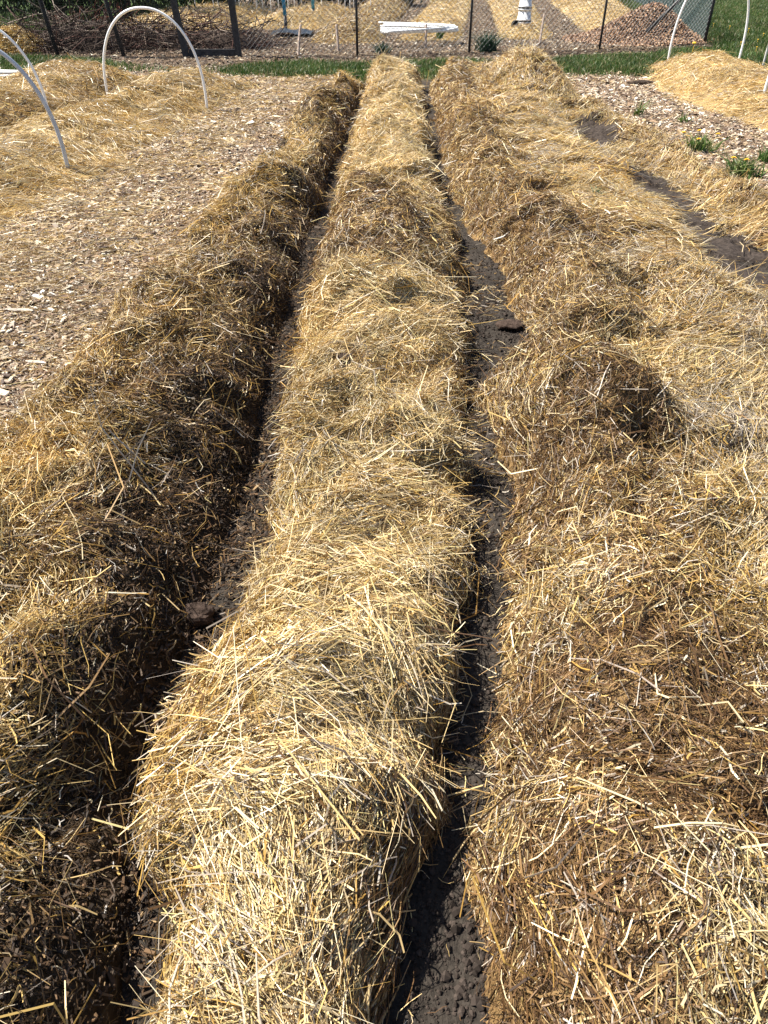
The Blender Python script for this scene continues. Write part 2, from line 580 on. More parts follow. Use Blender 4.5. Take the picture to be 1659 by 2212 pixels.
lay_straw(parts, pos, nrm, heading(pos, .4, 1, 2, 3, .6, .3), np.full(len(pos), .12), np.full(len(pos), .35), np.full(len(pos), .3), 1.1, (.002, .016), 2.3, .15, 1.0, 2.0)
tag(join(parts, 'straw', M['straw'], cen.o), kind='stuff')


# left ridge -------------------------------------------------------
def lef_z(x, y, s):
    end = sst(0, .6, 12.4 - y)
    h = .20 * (1 + .6 * fbm(x * .8 + 2, y, 1.3, 61))
    c = np.interp(y, [0.3, 1, 2.4, 5, 12], [.56, .57, .62, .60, .52])     # where the crest lies
    q = np.where(s < c, s / c * .5, .5 + (s - c) / (1 - c) * .5)
    z = (h + .07 * sst(1.8, .8, y)) * hump(q, 2.0, .9) * end
    m = hump(s, 3, .7) * end
    z = z + m * (.13 * clods(x, y, 2.3, 62) + .06 * clods(x, y, 6.5, 63) + .04 * fbm(x, y, 2, 64) + .02 * fbm(x, y, 16, 65, 2) + random_lumps(x, y, lef_l, lef_r, 70, 6, (.04, .09), (.05, .14)))
    e0 = -.03 * (1 - s) + (TR - .03) * s
    return e0 + z + .05 * hump(s, 3, .5) * end


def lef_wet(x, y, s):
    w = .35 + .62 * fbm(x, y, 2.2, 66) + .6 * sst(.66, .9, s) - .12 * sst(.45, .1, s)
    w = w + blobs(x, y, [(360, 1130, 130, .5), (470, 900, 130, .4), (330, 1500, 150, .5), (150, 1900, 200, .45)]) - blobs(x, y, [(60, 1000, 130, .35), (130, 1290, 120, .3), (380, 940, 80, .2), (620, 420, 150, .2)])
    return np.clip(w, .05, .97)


lef = Heap('straw_ridge', lambda y: lef_l(y) + .22 * fbm(y * 0 + 1.7, y, 1.7, 60, 3), lef_r, .12, 12.4, lef_z, 900, 90, 1.45)
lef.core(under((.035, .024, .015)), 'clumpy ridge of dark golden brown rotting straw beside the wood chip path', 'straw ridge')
parts = []
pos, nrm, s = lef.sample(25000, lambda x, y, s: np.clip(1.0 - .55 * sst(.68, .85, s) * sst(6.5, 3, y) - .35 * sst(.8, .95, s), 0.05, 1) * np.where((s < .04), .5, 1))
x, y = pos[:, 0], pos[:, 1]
lay_straw(parts, pos, nrm, heading(pos, .5, 1.6, 2.8, 67, .5, .3), lef_wet(x, y, s), np.clip(.68 + .4 * fbm(x, y, 1.6, 68), .2, .97), np.clip(.1 + .2 * fbm(x, y, 1.5, 69), 0, .4), .92 - .3 * sst(.6, .85, s), (-.012, .026), 1.0, .27, 1 - (.36 + .34 * sst(1.6, .8, y)) * sst(.6, .85, s + .12 * fbm(x, y, 4, 204)), 1.5)  # flank tone: rotted straw, darkened further at the near end to paint its shadow
pos, nrm, s = lef.sample(420, lambda x, y, s: (s > .05) & (s < .93))
lay_straw(parts, pos, nrm, rng.uniform(0, math.pi, len(pos)), np.full(len(pos), .15), np.full(len(pos), .5), np.full(len(pos), .15), 1.5, (.006, .03), 1.1, .25, 1.0, 1.4)
pos, nrm, s = lef.sample(900, lambda x, y, s: (s > .04) & (s < .97))
lay_straw(parts, pos, nrm, rng.uniform(0, math.pi, len(pos)), np.full(len(pos), .6), np.full(len(pos), .6), np.full(len(pos), .2), 1.0, (.002, .016), 2.2, .25, 1.0, 2.0)
# the stiff tuft of broken stalks standing on the near crest
c = P(295, 985, .22)
n = 16
lay_straw(parts, c + np.stack([rng.normal(0, .045, n), rng.normal(0, .03, n), rng.uniform(0, .06, n)], 1), np.tile([0., -.95, .3], (n, 1)), rng.normal(math.pi / 2, .1, n), np.full(n, .1), np.full(n, .3), np.full(n, .7), 1.5, (0, .02), 2.2, .35)
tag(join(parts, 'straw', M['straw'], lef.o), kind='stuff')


# right bank -------------------------------------------------------
DENTS = [(1395, 970, 42, .16), (1405, 645, 45, .09), (1150, 1075, 40, .05), (1370, 1130, 35, .07), (1380, 1085, 28, .05), (1450, 1640, 60, .08)]
BUMPS = [(1310, 900, 110, .11), (1380, 910, 60, .06), (1190, 850, 90, .05), (1400, 600, 110, .07), (1330, 470, 80, .08), (1320, 340, 70, .07), (1480, 640, 130, .02), (1250, 1960, 150, .05), (1250, 1700, 120, .03), (1560, 2000, 160, .06), (1500, 390, 80, .06)]


def hole(x, y):
    return np.clip(blobs(x, y, HOLES) * 1.9 - .35 + .35 * fbm(x, y, 6, 71), 0, 1)


def ban_z(x, y, s):
    d = x - ban_l(y)
    e = ban_r(y) - x
    end = sst(0, .7, 12.75 - y)
    rise = sst(-.02, .20, d) * .62 + sst(.1, .45, d) * .38
    z = rise * sst(0, .5, e) * ((.12 + .03 * fbm(x, y, .8, 72)) * (1 - .8 * np.exp(-((e - .62) / .38) ** 2) * sst(10.5, 9, y)))
    z = z + .07 * np.exp(-((e - .25) / .17) ** 2) * sst(10, 8.5, y)
    z = z + .10 * np.exp(-((d - .28) / .2) ** 2) * (1 + .7 * fbm(x, y, 1.5, 79))
    # far end heaped high
    z = z + .26 * np.exp(-((x - 2.0) / .55) ** 2 - ((y - 12.0) / 1.0) ** 2) + .1 * np.exp(-((x - 1.8) / .5) ** 2 - ((y - 10.2) / 1.0) ** 2)
    rid = np.exp(-((d - .35) / .38) ** 2) + np.exp(-((e - .4) / .4) ** 2) + .6 * sst(9, 11, y)
    m = sst(-.02, .12, d) * sst(-.02, .2, e) * end
    z = z * end + m * (np.clip(rid + .7 * sst(3.0, 1.5, y), .18, 1) * (.095 * clods(x, y, 2.7, 73) + .05 * clods(x, y, 6.5, 74)) + .035 * fbm(x, y, 1.7, 75) + .012 * fbm(x, y, 14, 76, 2))
    z = z + m * (blobs(x, y, BUMPS) - blobs(x, y, DENTS))
    z = z + m * .055 * flake_saw(x, y)
    z = z * (1 - .45 * np.clip(blobs(x, y, [(a, b + 14, r * 1.5, 1) for a, b, r, _ in HOLES]), 0, 1)) - hole(x, y) * .02
    e0 = np.interp(d, [-.05, .3], [TR - .03, -.03])
    return e0 + z + .03 * m


def ban_wet(x, y, s):
    d = x - ban_l(y)
    w = .08 + .2 * fbm(x, y, 1.7, 81) + .74 * sst(.80, .34, d + .40 * fbm(x, y, 2.4, 83)) * np.clip(.85 + .5 * fbm(x, y, 1.6, 82), .2, 1) * sst(13, 10.5, y) * (1 - .35 * sst(2.2, 1.3, y)) + .2 * np.exp(-((ban_r(y) - x - .3) / .4) ** 2)
    w = w + blobs(x, y, [(1290, 1470, 200, .9), (1480, 1540, 190, .7), (1350, 930, 110, .5), (1250, 1930, 170, .45), (1560, 1720, 170, .55), (1200, 2110, 190, .5), (1150, 950, 80, .2)]) - blobs(x, y, [(1530, 740, 260, .3), (1560, 1050, 170, .25), (1300, 600, 130, .15), (1250, 1730, 90, .35), (1200, 1250, 110, .4), (1600, 2050, 160, .4), (1250, 1330, 90, .3), (1180, 860, 60, .2)])
    return np.clip(w, .03, .95)


ban = Heap('straw_bank', lambda y: ban_l(y) - .02, ban_r, .12, 12.75, ban_z, 900, 190, 1.4)
ban.core(lambda x, y, s: under((.15, .095, .042))(x, y, s) * (1 - sst(.05, .3, hole(x, y)))[:, None] + sst(.05, .3, hole(x, y))[:, None] * np.array([.042, .033, .028]), 'broad straw covered bank with wet brown clumps, pale flattened mats and small bare soil hollows', 'straw bank')
parts = []
pos, nrm, s = ban.sample(24000, lambda x, y, s: np.clip(1 - 1.6 * hole(x, y), 0, 1) * np.where(s < .015, .4, 1) * (1 - .6 * sst(.94, 1, s)))
x, y = pos[:, 0], pos[:, 1]
d = x - ban_l(y)
flat = sst(.5, 1.0, d)
th = np.where(rng.random(len(pos)) < .13 + .22 * (1 - flat), rng.uniform(0, math.pi, len(pos)), .75 + 1.2 * fbm(x, y, .9, 84) + .4 * vn(x * 5, y * 5, 87) + rng.normal(0, .26, len(pos)) + (1 - flat) * rng.normal(0, .7, len(pos)))
grey = np.clip(.16 + .3 * fbm(x, y, 1.3, 85) + blobs(x, y, [(1560, 700, 190, .3), (1540, 910, 110, .5), (1330, 560, 120, .35), (1600, 960, 120, .3), (1180, 330, 70, .2)]), 0, .75)
gold = np.clip(.26 + .25 * fbm(x, y, 1.5, 86) + .12 * (1 - flat) + blobs(x, y, [(1600, 1380, 170, .5), (1330, 350, 90, .4), (1500, 1180, 160, .2), (1250, 1960, 170, .2)]) - .25 * sst(2.0, 1.2, y), .05, .95)
lay_straw(parts, pos, nrm, th, ban_wet(x, y, s), gold, grey, 1.0 + .3 * flat, (-.010, .016), 1.0, .15)
pos, nrm, s = ban.sample(330, lambda x, y, s: (s > .03) * np.clip(1 - hole(x, y), 0.1, 1))
lay_straw(parts, pos, nrm, rng.uniform(0, math.pi, len(pos)), np.full(len(pos), .12), np.full(len(pos), .45), np.full(len(pos), .15), 1.5, (.006, .025), 1.1, .16, 1.0, 1.4)
pos, nrm, s = ban.sample(800, lambda x, y, s: (s > .02) * np.clip(1 - 2 * hole(x, y), 0, 1))
lay_straw(parts, pos, nrm, heading(pos, .7, 1, 2, 3, .7, .4), np.full(len(pos), .4), np.full(len(pos), .6), np.full(len(pos), .25), 1.1, (.002, .016), 2.3, .2, 1.0, 2.0)
tag(join(parts, 'straw', M['straw'], ban.o), kind='stuff')

# beds at the sides ------------------------------------------------
bda_r = edge([(640, 165), (600, 190), (470, 270), (330, 350), (200, 430), (100, 480), (0, 530), (-150, 600)], 0)
bda_l = edge([(415, 158), (350, 175), (280, 205), (180, 250), (60, 285), (0, 305), (-200, 380), (-420, 480)], .0)
bdb_r = lambda y: bda_l(y) - .2


def bed_z(h, y1, seed, p=2.2, k=.8, foot=-.03, steep=.5):
    def f(x, y, s):
        end = sst(0, 1.0, y1 - y)
        z = (h + .06 * fbm(x * 0, y, .8, seed)) * hump(s ** steep if steep != .5 else s, p, k) * end
        m = hump(s, 3, .7) * end
        return foot + z + m * (.07 * clods(x, y, 2.2, seed + 1) + .03 * fbm(x, y, 2, seed + 2) + .012 * fbm(x, y, 12, seed + 3, 2))
    return f


def bed(name, xl, xr, y0, y1, zf, label, ny, ns, dens, base_th, wet=.1, gold=.45, grey=.1, under_c=(.20, .13, .055), fade=None, wmul=1.0, lmul=1.0):
    h = Heap(name, xl, xr, y0, y1, zf, ny, ns)
    h.core(under(under_c), label, 'straw bed')
    ps = []
    pos, nrm, s = h.sample(dens, fade or (lambda x, y, s: np.clip(hump(s, 3, .5), .25, 1)))
    x, y = pos[:, 0], pos[:, 1]
    lay_straw(ps, pos, nrm, heading(pos, base_th, .9, 1.4, 90, .45, .3), np.clip(wet + .22 * fbm(x, y, 1.8, 91), 0.02, .8), np.clip(gold + .3 * fbm(x, y, 1.3, 92), .05, .9), np.clip(grey + .2 * fbm(x, y, 1.1, 93), 0, .6), 1.15 * lmul, (-.01, .03), wmul, .2)
    tag(join(ps, 'straw', M['straw'], h.o), kind='stuff')
    return h


print('side beds')
bed('straw_bed', bda_l, bda_r, 4.3, 12.3, lambda x, y, s: bed_z(.28, 12.3, 100, 2.0, 1.35)(x, y, 1 - (1 - np.clip(s, 0, 1)) ** 1.45) * sst(3.6, 7.2, y) - .02, 'rounded straw bed carrying the two nearer white hoops beside the wood chip path', 420, 70, 19000, .2, .08, .4, .15, fade=lambda x, y, s: np.clip(hump(s, 2.4, .9) * (1 + .8 * fbm(x, y, 2, 99)), .06, 1) * sst(3.9, 6.3, y + .5 * fbm(x, y, 1.5, 98)))
bed('straw_bed', lambda y: bda_l(y) - 1.7, bdb_r, 7.0, 12.6, bed_z(.32, 12.6, 110), 'straw bed in the corner by the loose pale pipes, beyond the narrow furrow', 300, 60, 20000, .5, .12, .4, .2)
bed('straw_bed', lambda y: np.interp(y, [7, 9, 11, 13, 14], [4.3, 3.8, 3.5, 3.8, 4.15]), lambda y: 6.05 + 0 * y, 7.0, 14.0, bed_z(.27, 14.0, 120, 2.0, 1.7), 'pale low straw bed spilling onto the wood chips under the hoops near the lawn', 260, 60, 16000, .1, .04, .35, .1, (.30, .21, .10), fade=lambda x, y, s: np.clip(hump(s, 2.4, 1.0) * (1.2 + .9 * fbm(x, y, 2, 99)), .05, 1))


# ------------------------------------------------------------------ ground sheet
print('ground')


def axis(lo, hi, segs):
    v = []
    for a, b, st in segs:
        v.append(np.arange(a, b - 1e-6, st))
    return np.concatenate(v + [[hi]])


gx = axis(-160, 160, [(-160, -40, 15), (-40, -14, 2), (-14, -7, .3), (-7, -2.2, .06), (-2.2, -.75, .03), (-.75, .95, .012), (.95, 3.2, .03), (3.2, 7, .07), (7, 14, .3), (14, 40, 2), (40, 160, 15)])
gy = axis(-20, 260, [(-20, -2, 3), (-2, .2, .2), (.2, 4.2, .014), (4.2, 8, .03), (8, 15, .07), (15, 32, .25), (32, 60, 2), (60, 260, 20)])
X, Y = np.meshgrid(gx, gy)
Z = ground_z(X, Y)
x, y = X.ravel(), Y.ravel()


def grass_mask(x, y):
    """1 where the turf grows: a broken strip before the fence and the open lawn to the side"""
    n = .45 * fbm(x, y, .9, 130)
    strip = sst(-.25, .25, np.minimum(y - 12.75 - .0 * x, np.interp(x, [-12, -6, -4.2, -3, -2.3, 0, 2, 4, 6.4], [15.2, 14.6, 14.1, 13.4, 14.1, 14.1, 14.2, 15.0, 16.4]) - y) + n * .8)
    strip = strip * (1 - sst(-4.6, -4.1, x) * sst(-2.2, -2.6, x) * .85)
    lawn = sst(-.2, .3, x - 6.35 - .10 * np.clip(y - 17, 0, 20) + n * .3) * sst(12.6, 13.3, y)
    back = sst(-5.0, -6.0, x) * sst(17.6, 18.6, y)
    far = sst(30.5, 31.5, y)
    return np.clip(np.maximum.reduce([strip, lawn, back, far]), 0, 1)


soil = sst(-.12, .10, x - lef_l(y)) * sst(-.10, .12, ban_r(y) - x) * sst(-.3, .3, 12.8 - y)
mulch = np.array([.16, .11, .072]) * np.where(y > 13.6, .6, 1.0)[:, None] * (1 + .35 * fbm(x, y, 1.2, 131) + .4 * fbm(x, y, 14, 132))[:, None]
soilc = np.array([.036, .030, .025]) * (1 + .3 * fbm(x, y, 6, 133))[:, None]
turf = np.array([.045, .075, .018]) * (1 + .3 * fbm(x, y, 2, 134))[:, None]
c = mulch * (1 - soil[:, None]) + soilc * soil[:, None]
g = grass_mask(x, y)[:, None]
c = c * (1 - g) + turf * g
nx, ny = len(gx), len(gy)
i = (np.arange(ny - 1)[:, None] * nx + np.arange(nx - 1)[None]).ravel()
tag(mesh('ground', np.stack([x, y, Z.ravel()], 1), np.stack([i, i + 1, i + 1 + nx, i + nx], 1), M['ground'], np.clip(c, .004, 1), smooth=True), 'garden ground of bare soil, wood chip mulch and turf', 'ground', kind='structure')


# ------------------------------------------------------------------ scatter on the ground
def scatter(x0, x1, y0, y1, per_m2, dens, fall=3.0, pw=1.2):
    n = int((x1 - x0) * (y1 - y0) * per_m2)
    x, y = rng.uniform(x0, x1, n), rng.uniform(y0, y1, n)
    d = np.sqrt(x * x + y * y + 2.5)
    k = dens(x, y) * np.clip(fall / d, 0, 1) ** pw * (np.abs(x) < .64 * y + 1.3)
    m = rng.random(n) < k
    return x[m], y[m]


CHIP = np.array([[.34, .25, .17], [.26, .17, .11], [.42, .33, .24], [.16, .10, .065], [.52, .44, .35], [.07, .046, .036], [.21, .135, .095], [.32, .22, .13], [.13, .08, .055], [.27, .21, .17]])


def chip_geo(x, y, z, L, W, col, tilt=.3):
    n = len(x)
    a = rng.uniform(0, 2 * math.pi, n)
    d = np.stack([np.cos(a), np.sin(a), rng.normal(0, tilt, n)], 1)
    d /= np.linalg.norm(d, axis=1)[:, None]
    up = np.stack([rng.normal(0, tilt, n), rng.normal(0, tilt, n), np.ones(n)], 1)
    sd = np.cross(up, d)
    sd /= np.linalg.norm(sd, axis=1)[:, None]
    up = np.cross(d, sd)
    c0 = np.stack([x, y, z], 1)
    T = np.clip(W * .3, .0012, .006)
    V = np.empty((n, 8, 3), np.float32)
    for k, (u, v, w) in enumerate([(-1, -1, -1), (1, -.7, -1), (1, .8, -1), (-1, 1, -1), (-.9, -.9, 1), (.85, -.6, 1), (.9, .7, 1), (-1, .9, 1)]):
        V[:, k] = c0 + d * (L * .5 * u)[:, None] + sd * (W * .5 * v)[:, None] + up * (T * .5 * w)[:, None]
    f = np.array([[4, 5, 6, 7], [0, 1, 5, 4], [1, 2, 6, 5], [2, 3, 7, 6], [3, 0, 4, 7]])
    return V.reshape(-1, 3), (f[None] + (np.arange(n) * 8)[:, None, None]).reshape(-1, 4), np.repeat(col, 8, 0)


def mulch_dens(x, y):
    out = np.maximum(sst(.05, -.06, x - lef_l(y)), sst(.05, -.06, ban_r(y) - x))
    out = np.maximum(out, sst(12.5, 12.9, y))
    return out * (1 - .93 * grass_mask(x, y))


print('chips')
parts = []
x, y = scatter(-4.5, -.4, 1.9, 13.0, 5200, mulch_dens, 3.6, 1.1)
x2, y2 = scatter(2.0, 7.0, 6.0, 13.5, 5200, mulch_dens, 3.6, 1.1)
x3, y3 = scatter(-8, 8.5, 12.8, 20, 2600, mulch_dens, 3.6, 1.0)
x4, y4 = scatter(-7, 9, 20, 31, 900, mulch_dens, 9, 1.0)
x, y = np.concatenate([x, x2, x3, x4]), np.concatenate([y, y2, y3, y4])
n = len(x)
d = np.sqrt(x * x + y * y + 2.5)
sc = np.clip(d / 5, 1, 2.6) ** .5
L = np.clip(rng.lognormal(math.log(.018), .55, n), .005, .075) * sc
W = L * rng.uniform(.2, .6, n)
col = CHIP[rng.integers(0, len(CHIP), n)] * rng.uniform(.75, 1.2, n)[:, None]
col = col * np.where(y > 13.6, np.where(rng.random(n) < .25, 1.0, .58), 1.0)[:, None] * np.array([1.06, 1.09, 1.06])
pl = rng.random(n) < np.where(y > 13.6, .01, .06)
col[pl] = np.array([.70, .65, .57])
parts.append(chip_geo(x, y, ground_z(x, y) + rng.uniform(.0, .012, n), L, W, col))
join(parts, 'wood_chips', M['chip'])
tag(bpy.data.objects['wood_chips'], 'grey brown wood chips mulching the paths', 'wood chips', kind='stuff')

# straw strewn over the chips and furrows
parts = []


def litter(x, y, wet, gold, grey, lm=1.0, wm=1.0):
    n = len(x)
    pos = np.stack([x, y, ground_z(x, y) + .006], 1)
    lay_straw(parts, pos, np.tile([0., 0, 1.], (n, 1)), rng.normal(.3, .8, n), np.full(n, wet), np.full(n, gold), np.full(n, grey), lm, (0, .014), wm, .12)


litter(*scatter(-4.5, -.4, 1.9, 12.8, 9000, lambda x, y: mulch_dens(x, y) * np.clip(.34 + .95 * fbm(x, y, 1.5, 140) + .5 * np.exp(-((x - bda_r(y)) / .5) ** 2) + .55 * np.exp(-((x - lef_l(y)) / .12) ** 2), 0, 1), 3.4, 1.1), .2, .45, .2, .9, .85)
litter(*scatter(2.2, 7, 6, 13.5, 2600, lambda x, y: mulch_dens(x, y) * np.clip(.12 + .6 * fbm(x, y, 1.2, 141) + .7 * np.exp(-((x - ban_r(y)) / .2) ** 2) + .6 * sst(3.6, 4.6, x), 0, 1), 3.4, 1.1), .15, .4, .2, .9, .9)
rowin = lambda x, y: (x > cen_r(y) - .1) * (x < ban_l(y) + .04) * 1.0
litter(*scatter(-.1, 1.2, .3, 12.5, 5200, lambda x, y: rowin(x, y) * np.clip(.16 + .9 * fbm(x, y, 3, 142) + .6 * np.exp(-((x - cen_r(y)) / .05) ** 2), 0.02, 1)), .4, .4, .15, .75)
litter(*scatter(-1.3, -.1, .3, 12.5, 3400, lambda x, y: (x > lef_r(y) - .28) * (x < cen_l(y) + .06) * np.clip(.45 + .8 * fbm(x, y, 3, 143), .05, 1)), .86, .5, .1, .75)
litter(*scatter(1.4, 3.2, 3.5, 11, 900, lambda x, y: (hole(x, y) > .2) * .6), .3, .5, .2, .9)
tag(join(parts, 'loose_straw', M['straw']), 'stray stalks of straw strewn over the paths and furrows', 'loose straw', kind='stuff')

# dark rotted debris on the ridge's shaded flank and in the furrows
x, y = scatter(-1.5, -.1, .3, 9, 14000, lambda x, y: (x > lef_r(y) - .5) * (x < cen_l(y) + .05) * np.clip(.9 + fbm(x, y, 2.5, 144), .25, 1))
n = len(x)
yy = np.clip((np.interp(y, lef.Y[:, 0], np.arange(len(lef.Y)))).astype(int), 0, lef.Y.shape[0] - 1)
sx = np.clip((x - lef.X[yy, 0]) / (lef.X[yy, -1] - lef.X[yy, 0]), 0, 1)
zz = np.maximum(lef.Z[yy, (sx * (lef.Z.shape[1] - 1)).astype(int)], ground_z(x, y))
dk = np.array([[.04, .025, .014], [.065, .038, .02], [.025, .017, .012], [.12, .07, .035], [.24, .16, .08]])
L = np.clip(rng.lognormal(math.log(.012), .5, n), .004, .035)
V, F, Cc = chip_geo(x, y, zz + rng.uniform(.002, .016, n), L, L * rng.uniform(.12, .4, n), dk[rng.choice(5, n, p=[.3, .3, .22, .12, .06])], .5)
tag(mesh('rotted_litter', V, F, M['chip'], Cc), 'dark rotted bark and straw fragments along the shaded furrow', 'litter', kind='stuff')

# soil crumbs
x, y = scatter(-.6, 1.2, .3, 9, 16000, lambda x, y: (((x > cen_r(y) - .08) & (x < ban_l(y) + .06)) | ((x > lef_r(y) - .1) & (x < cen_l(y) + .04))) * np.clip(.5 + .8 * fbm(x, y, 4, 145), .05, 1))
xh, yh = scatter(1.4, 3.3, 3.5, 11, 5000, lambda x, y: (hole(x, y) > .15) * 1.0, 3.6)
x, y = np.concatenate([x, xh]), np.concatenate([y, yh])
n = len(x)
r = np.clip(rng.lognormal(math.log(.0030), .6, n), .0010, .014)
oct_ = np.array([[1, 0, 0], [0, 1, 0], [-1, 0, 0], [0, -1, 0], [0, 0, 1], [0, 0, -1], [.62, .62, .45], [-.62, .62, .45], [-.62, -.62, .45], [.62, -.62, .45]], float)
of = np.array([[4, 6, 7], [4, 7, 8], [4, 8, 9], [4, 9, 6], [0, 1, 6], [1, 7, 6], [1, 2, 7], [2, 8, 7], [2, 3, 8], [3, 9, 8], [3, 0, 9], [0, 6, 9], [0, 5, 1], [1, 5, 2], [2, 5, 3], [3, 5, 0]])
V = oct_[None] * r[:, None, None] * rng.uniform(.65, 1.2, (n, 10, 1))
a = rng.uniform(0, 6.28, n)
V = np.stack([V[..., 0] * np.cos(a)[:, None] - V[..., 1] * np.sin(a)[:, None], V[..., 0] * np.sin(a)[:, None] + V[..., 1] * np.cos(a)[:, None], V[..., 2]], 2)
V = V + np.stack([x, y, ground_z(x, y) + r * .3], 1)[:, None]
F = (of[None] + (np.arange(n) * 10)[:, None, None]).reshape(-1, 3)
tag(mesh('soil_crumbs', V.reshape(-1, 3), F, M['crumb'], np.repeat(np.array([.042, .033, .028]) * rng.uniform(.6, 1.5, n)[:, None], 10, 0)), 'fine dark grey soil crumbs on the furrow floors', 'soil', kind='stuff')


# grass
def blades(x, y, z, h, w, col, lean=.6):
    n = len(x)
    a = rng.uniform(0, 6.28, n)
    s_ = np.stack([np.cos(a), np.sin(a), np.zeros(n)], 1)
    b = rng.uniform(0, 6.28, n)
    ln = np.abs(rng.normal(0, lean, n))
    o = np.stack([np.cos(b) * ln, np.sin(b) * ln, np.ones(n)], 1)
    p = np.stack([x, y, z], 1)
    V = np.empty((n, 5, 3), np.float32)
    V[:, 0] = p + s_ * (w * .5)[:, None]
    V[:, 1] = p - s_ * (w * .5)[:, None]
    mid = p + o * (h * .55)[:, None] * np.array([.6, .6, 1])
    V[:, 2] = mid - s_ * (w * .42)[:, None]
    V[:, 3] = mid + s_ * (w * .42)[:, None]
    V[:, 4] = p + o * h[:, None]
    F4 = np.array([[0, 1, 2, 3]])[None] + (np.arange(n) * 5)[:, None, None]
    F3 = np.array([[3, 2, 4]])[None] + (np.arange(n) * 5)[:, None, None]
    return V.reshape(-1, 3), [F4.reshape(-1, 4), F3.reshape(-1, 3)], np.repeat(col, 5, 0)


print('grass')
GR = 1.0 * np.array([[.05, .115, .018], [.075, .15, .025], [.035, .085, .014], [.11, .17, .04], [.16, .19, .06], [.06, .12, .03], [.30, .26, .13]])


def grass(name, x, y, hmin, hmax, label):
    n = len(x)
    hv = rng.uniform(hmin, hmax, n) * (1 + .5 * fbm(x, y, 1.1, 150))
    V, F, Cc = blades(x, y, ground_z(x, y), hv, rng.uniform(.008, .016, n), GR[rng.integers(0, len(GR), n)] * .74 * (1 + .35 * fbm(x, y, 1.6, 151))[:, None])
    tag(mesh(name, V, F, M['leaf'], Cc), label, 'grass', kind='stuff')


x, y = scatter(-9.5, 6.3, 12.3, 16.4, 2600, lambda x, y: grass_mask(x, y), 99)
grass('grass', x, y, .02, .085, 'ragged strip of dark green grass along the foot of the fence')
x, y = scatter(6.2, 13, 12.6, 30, 1100, lambda x, y: grass_mask(x, y), 99)
grass('lawn_grass', x, y, .05, .12, 'open green lawn outside the corner of the chain link fence')
x, y = scatter(-16, -5.0, 17.5, 22, 500, lambda x, y: grass_mask(x, y), 99)
grass('rough_grass', x, y, .08, .2, 'dull green grass in the shade behind the brush pile')


# ------------------------------------------------------------------ hoops and pipes
def hoop_pts(w, h, n=40, tuck=.08):
    t = np.linspace(0, math.pi, n)
    x = -np.sign(np.cos(t)) * np.abs(np.cos(t)) ** .93 * w / 2
    z = h * np.sin(t) ** .88
    x = x * (1 - tuck * (1 - z / h) ** 2)
    p = np.stack([x, np.zeros(n), z], 1)
    p[0, 2] = p[-1, 2] = -.12
    return p


def hoop(cx, cy, w, h, r, m, label, rz=0., tiltx=0., z0=0.0, grp='white plastic hoops arched over the straw beds'):
    b = MB()
    b.tube(hoop_pts(w, h) @ (rotz(rz) @ rotx(tiltx)).T, r, 10)
    o = b.build('garden_hoop', m, smooth=True)
    o.location = (cx, cy, z0)
    return tag(o, label, 'hoop', grp)


f = P(157, 378)
hoop(f[0] - .62, f[1], 1.28, 1.02, .017, M['pvc_shaded'], 'thick shade-tinted white hoop rising from the nearer edge of the left straw bed', .0, R(4))
f0, f1 = P(238, 228, .05), P(441, 231, .0)
hoop((f0[0] + f1[0]) / 2 + .07, f0[1] - .1, 1.22, 1.02, .0145, M['pvc'], 'whole white hoop arching over the straw bed in front of the dark gate posts', .0, R(2))
f = P(120, 268, .02)
hoop(f[0] - .66, f[1], 1.32, .98, .014, M['pvc'], 'thinner white hoop over the corner straw bed, partly behind the thick shade-tinted one')
hoop(5.03, 13.45, 1.26, 1.35, .0165, M['pvc'], 'tall white hoop standing in front of the chain link fence corner', .12)
f = P(1630, 242)
hoop(f[0] + .66, f[1], 1.3, 1.3, .0165, M['pvc'], 'white hoop at the near end of the pale bed, one leg leaning into view')
f = P(1637, 152)
hoop(f[0] + .62, f[1], 1.2, 1.2, .0155, M['pvc_old'], 'greyish hoop on the lawn edge, behind the other hoops over the pale bed')
for k, (py, tip, ang) in enumerate([(153, 96, .02), (158, 60, -.03), (163, 100, -.05), (168, 55, -.04)]):
    e = P(tip, py + 4, .03)
    b = MB()
    t = np.linspace(0, 1, 12)
    b.tube(np.stack([-3.2 * t, .06 * np.sin(t * 5 + k) - 3.2 * t * ang, .02 * np.sin(t * 4 + k)], 1), .021, 8)
    o = b.build('plastic_pipe', M['pvc_old' if k % 2 else 'pvc'], smooth=True)
    o.location = e
    tag(o, ['pale pipe lying farthest back by the grass', 'pale pipe lying second from the grass', 'long pale pipe lying third from the grass', 'pale pipe lying closest to the straw bed'][k], 'pipe', 'loose pipes lying beside the corner straw bed')

# ------------------------------------------------------------------ fences
print('fences')


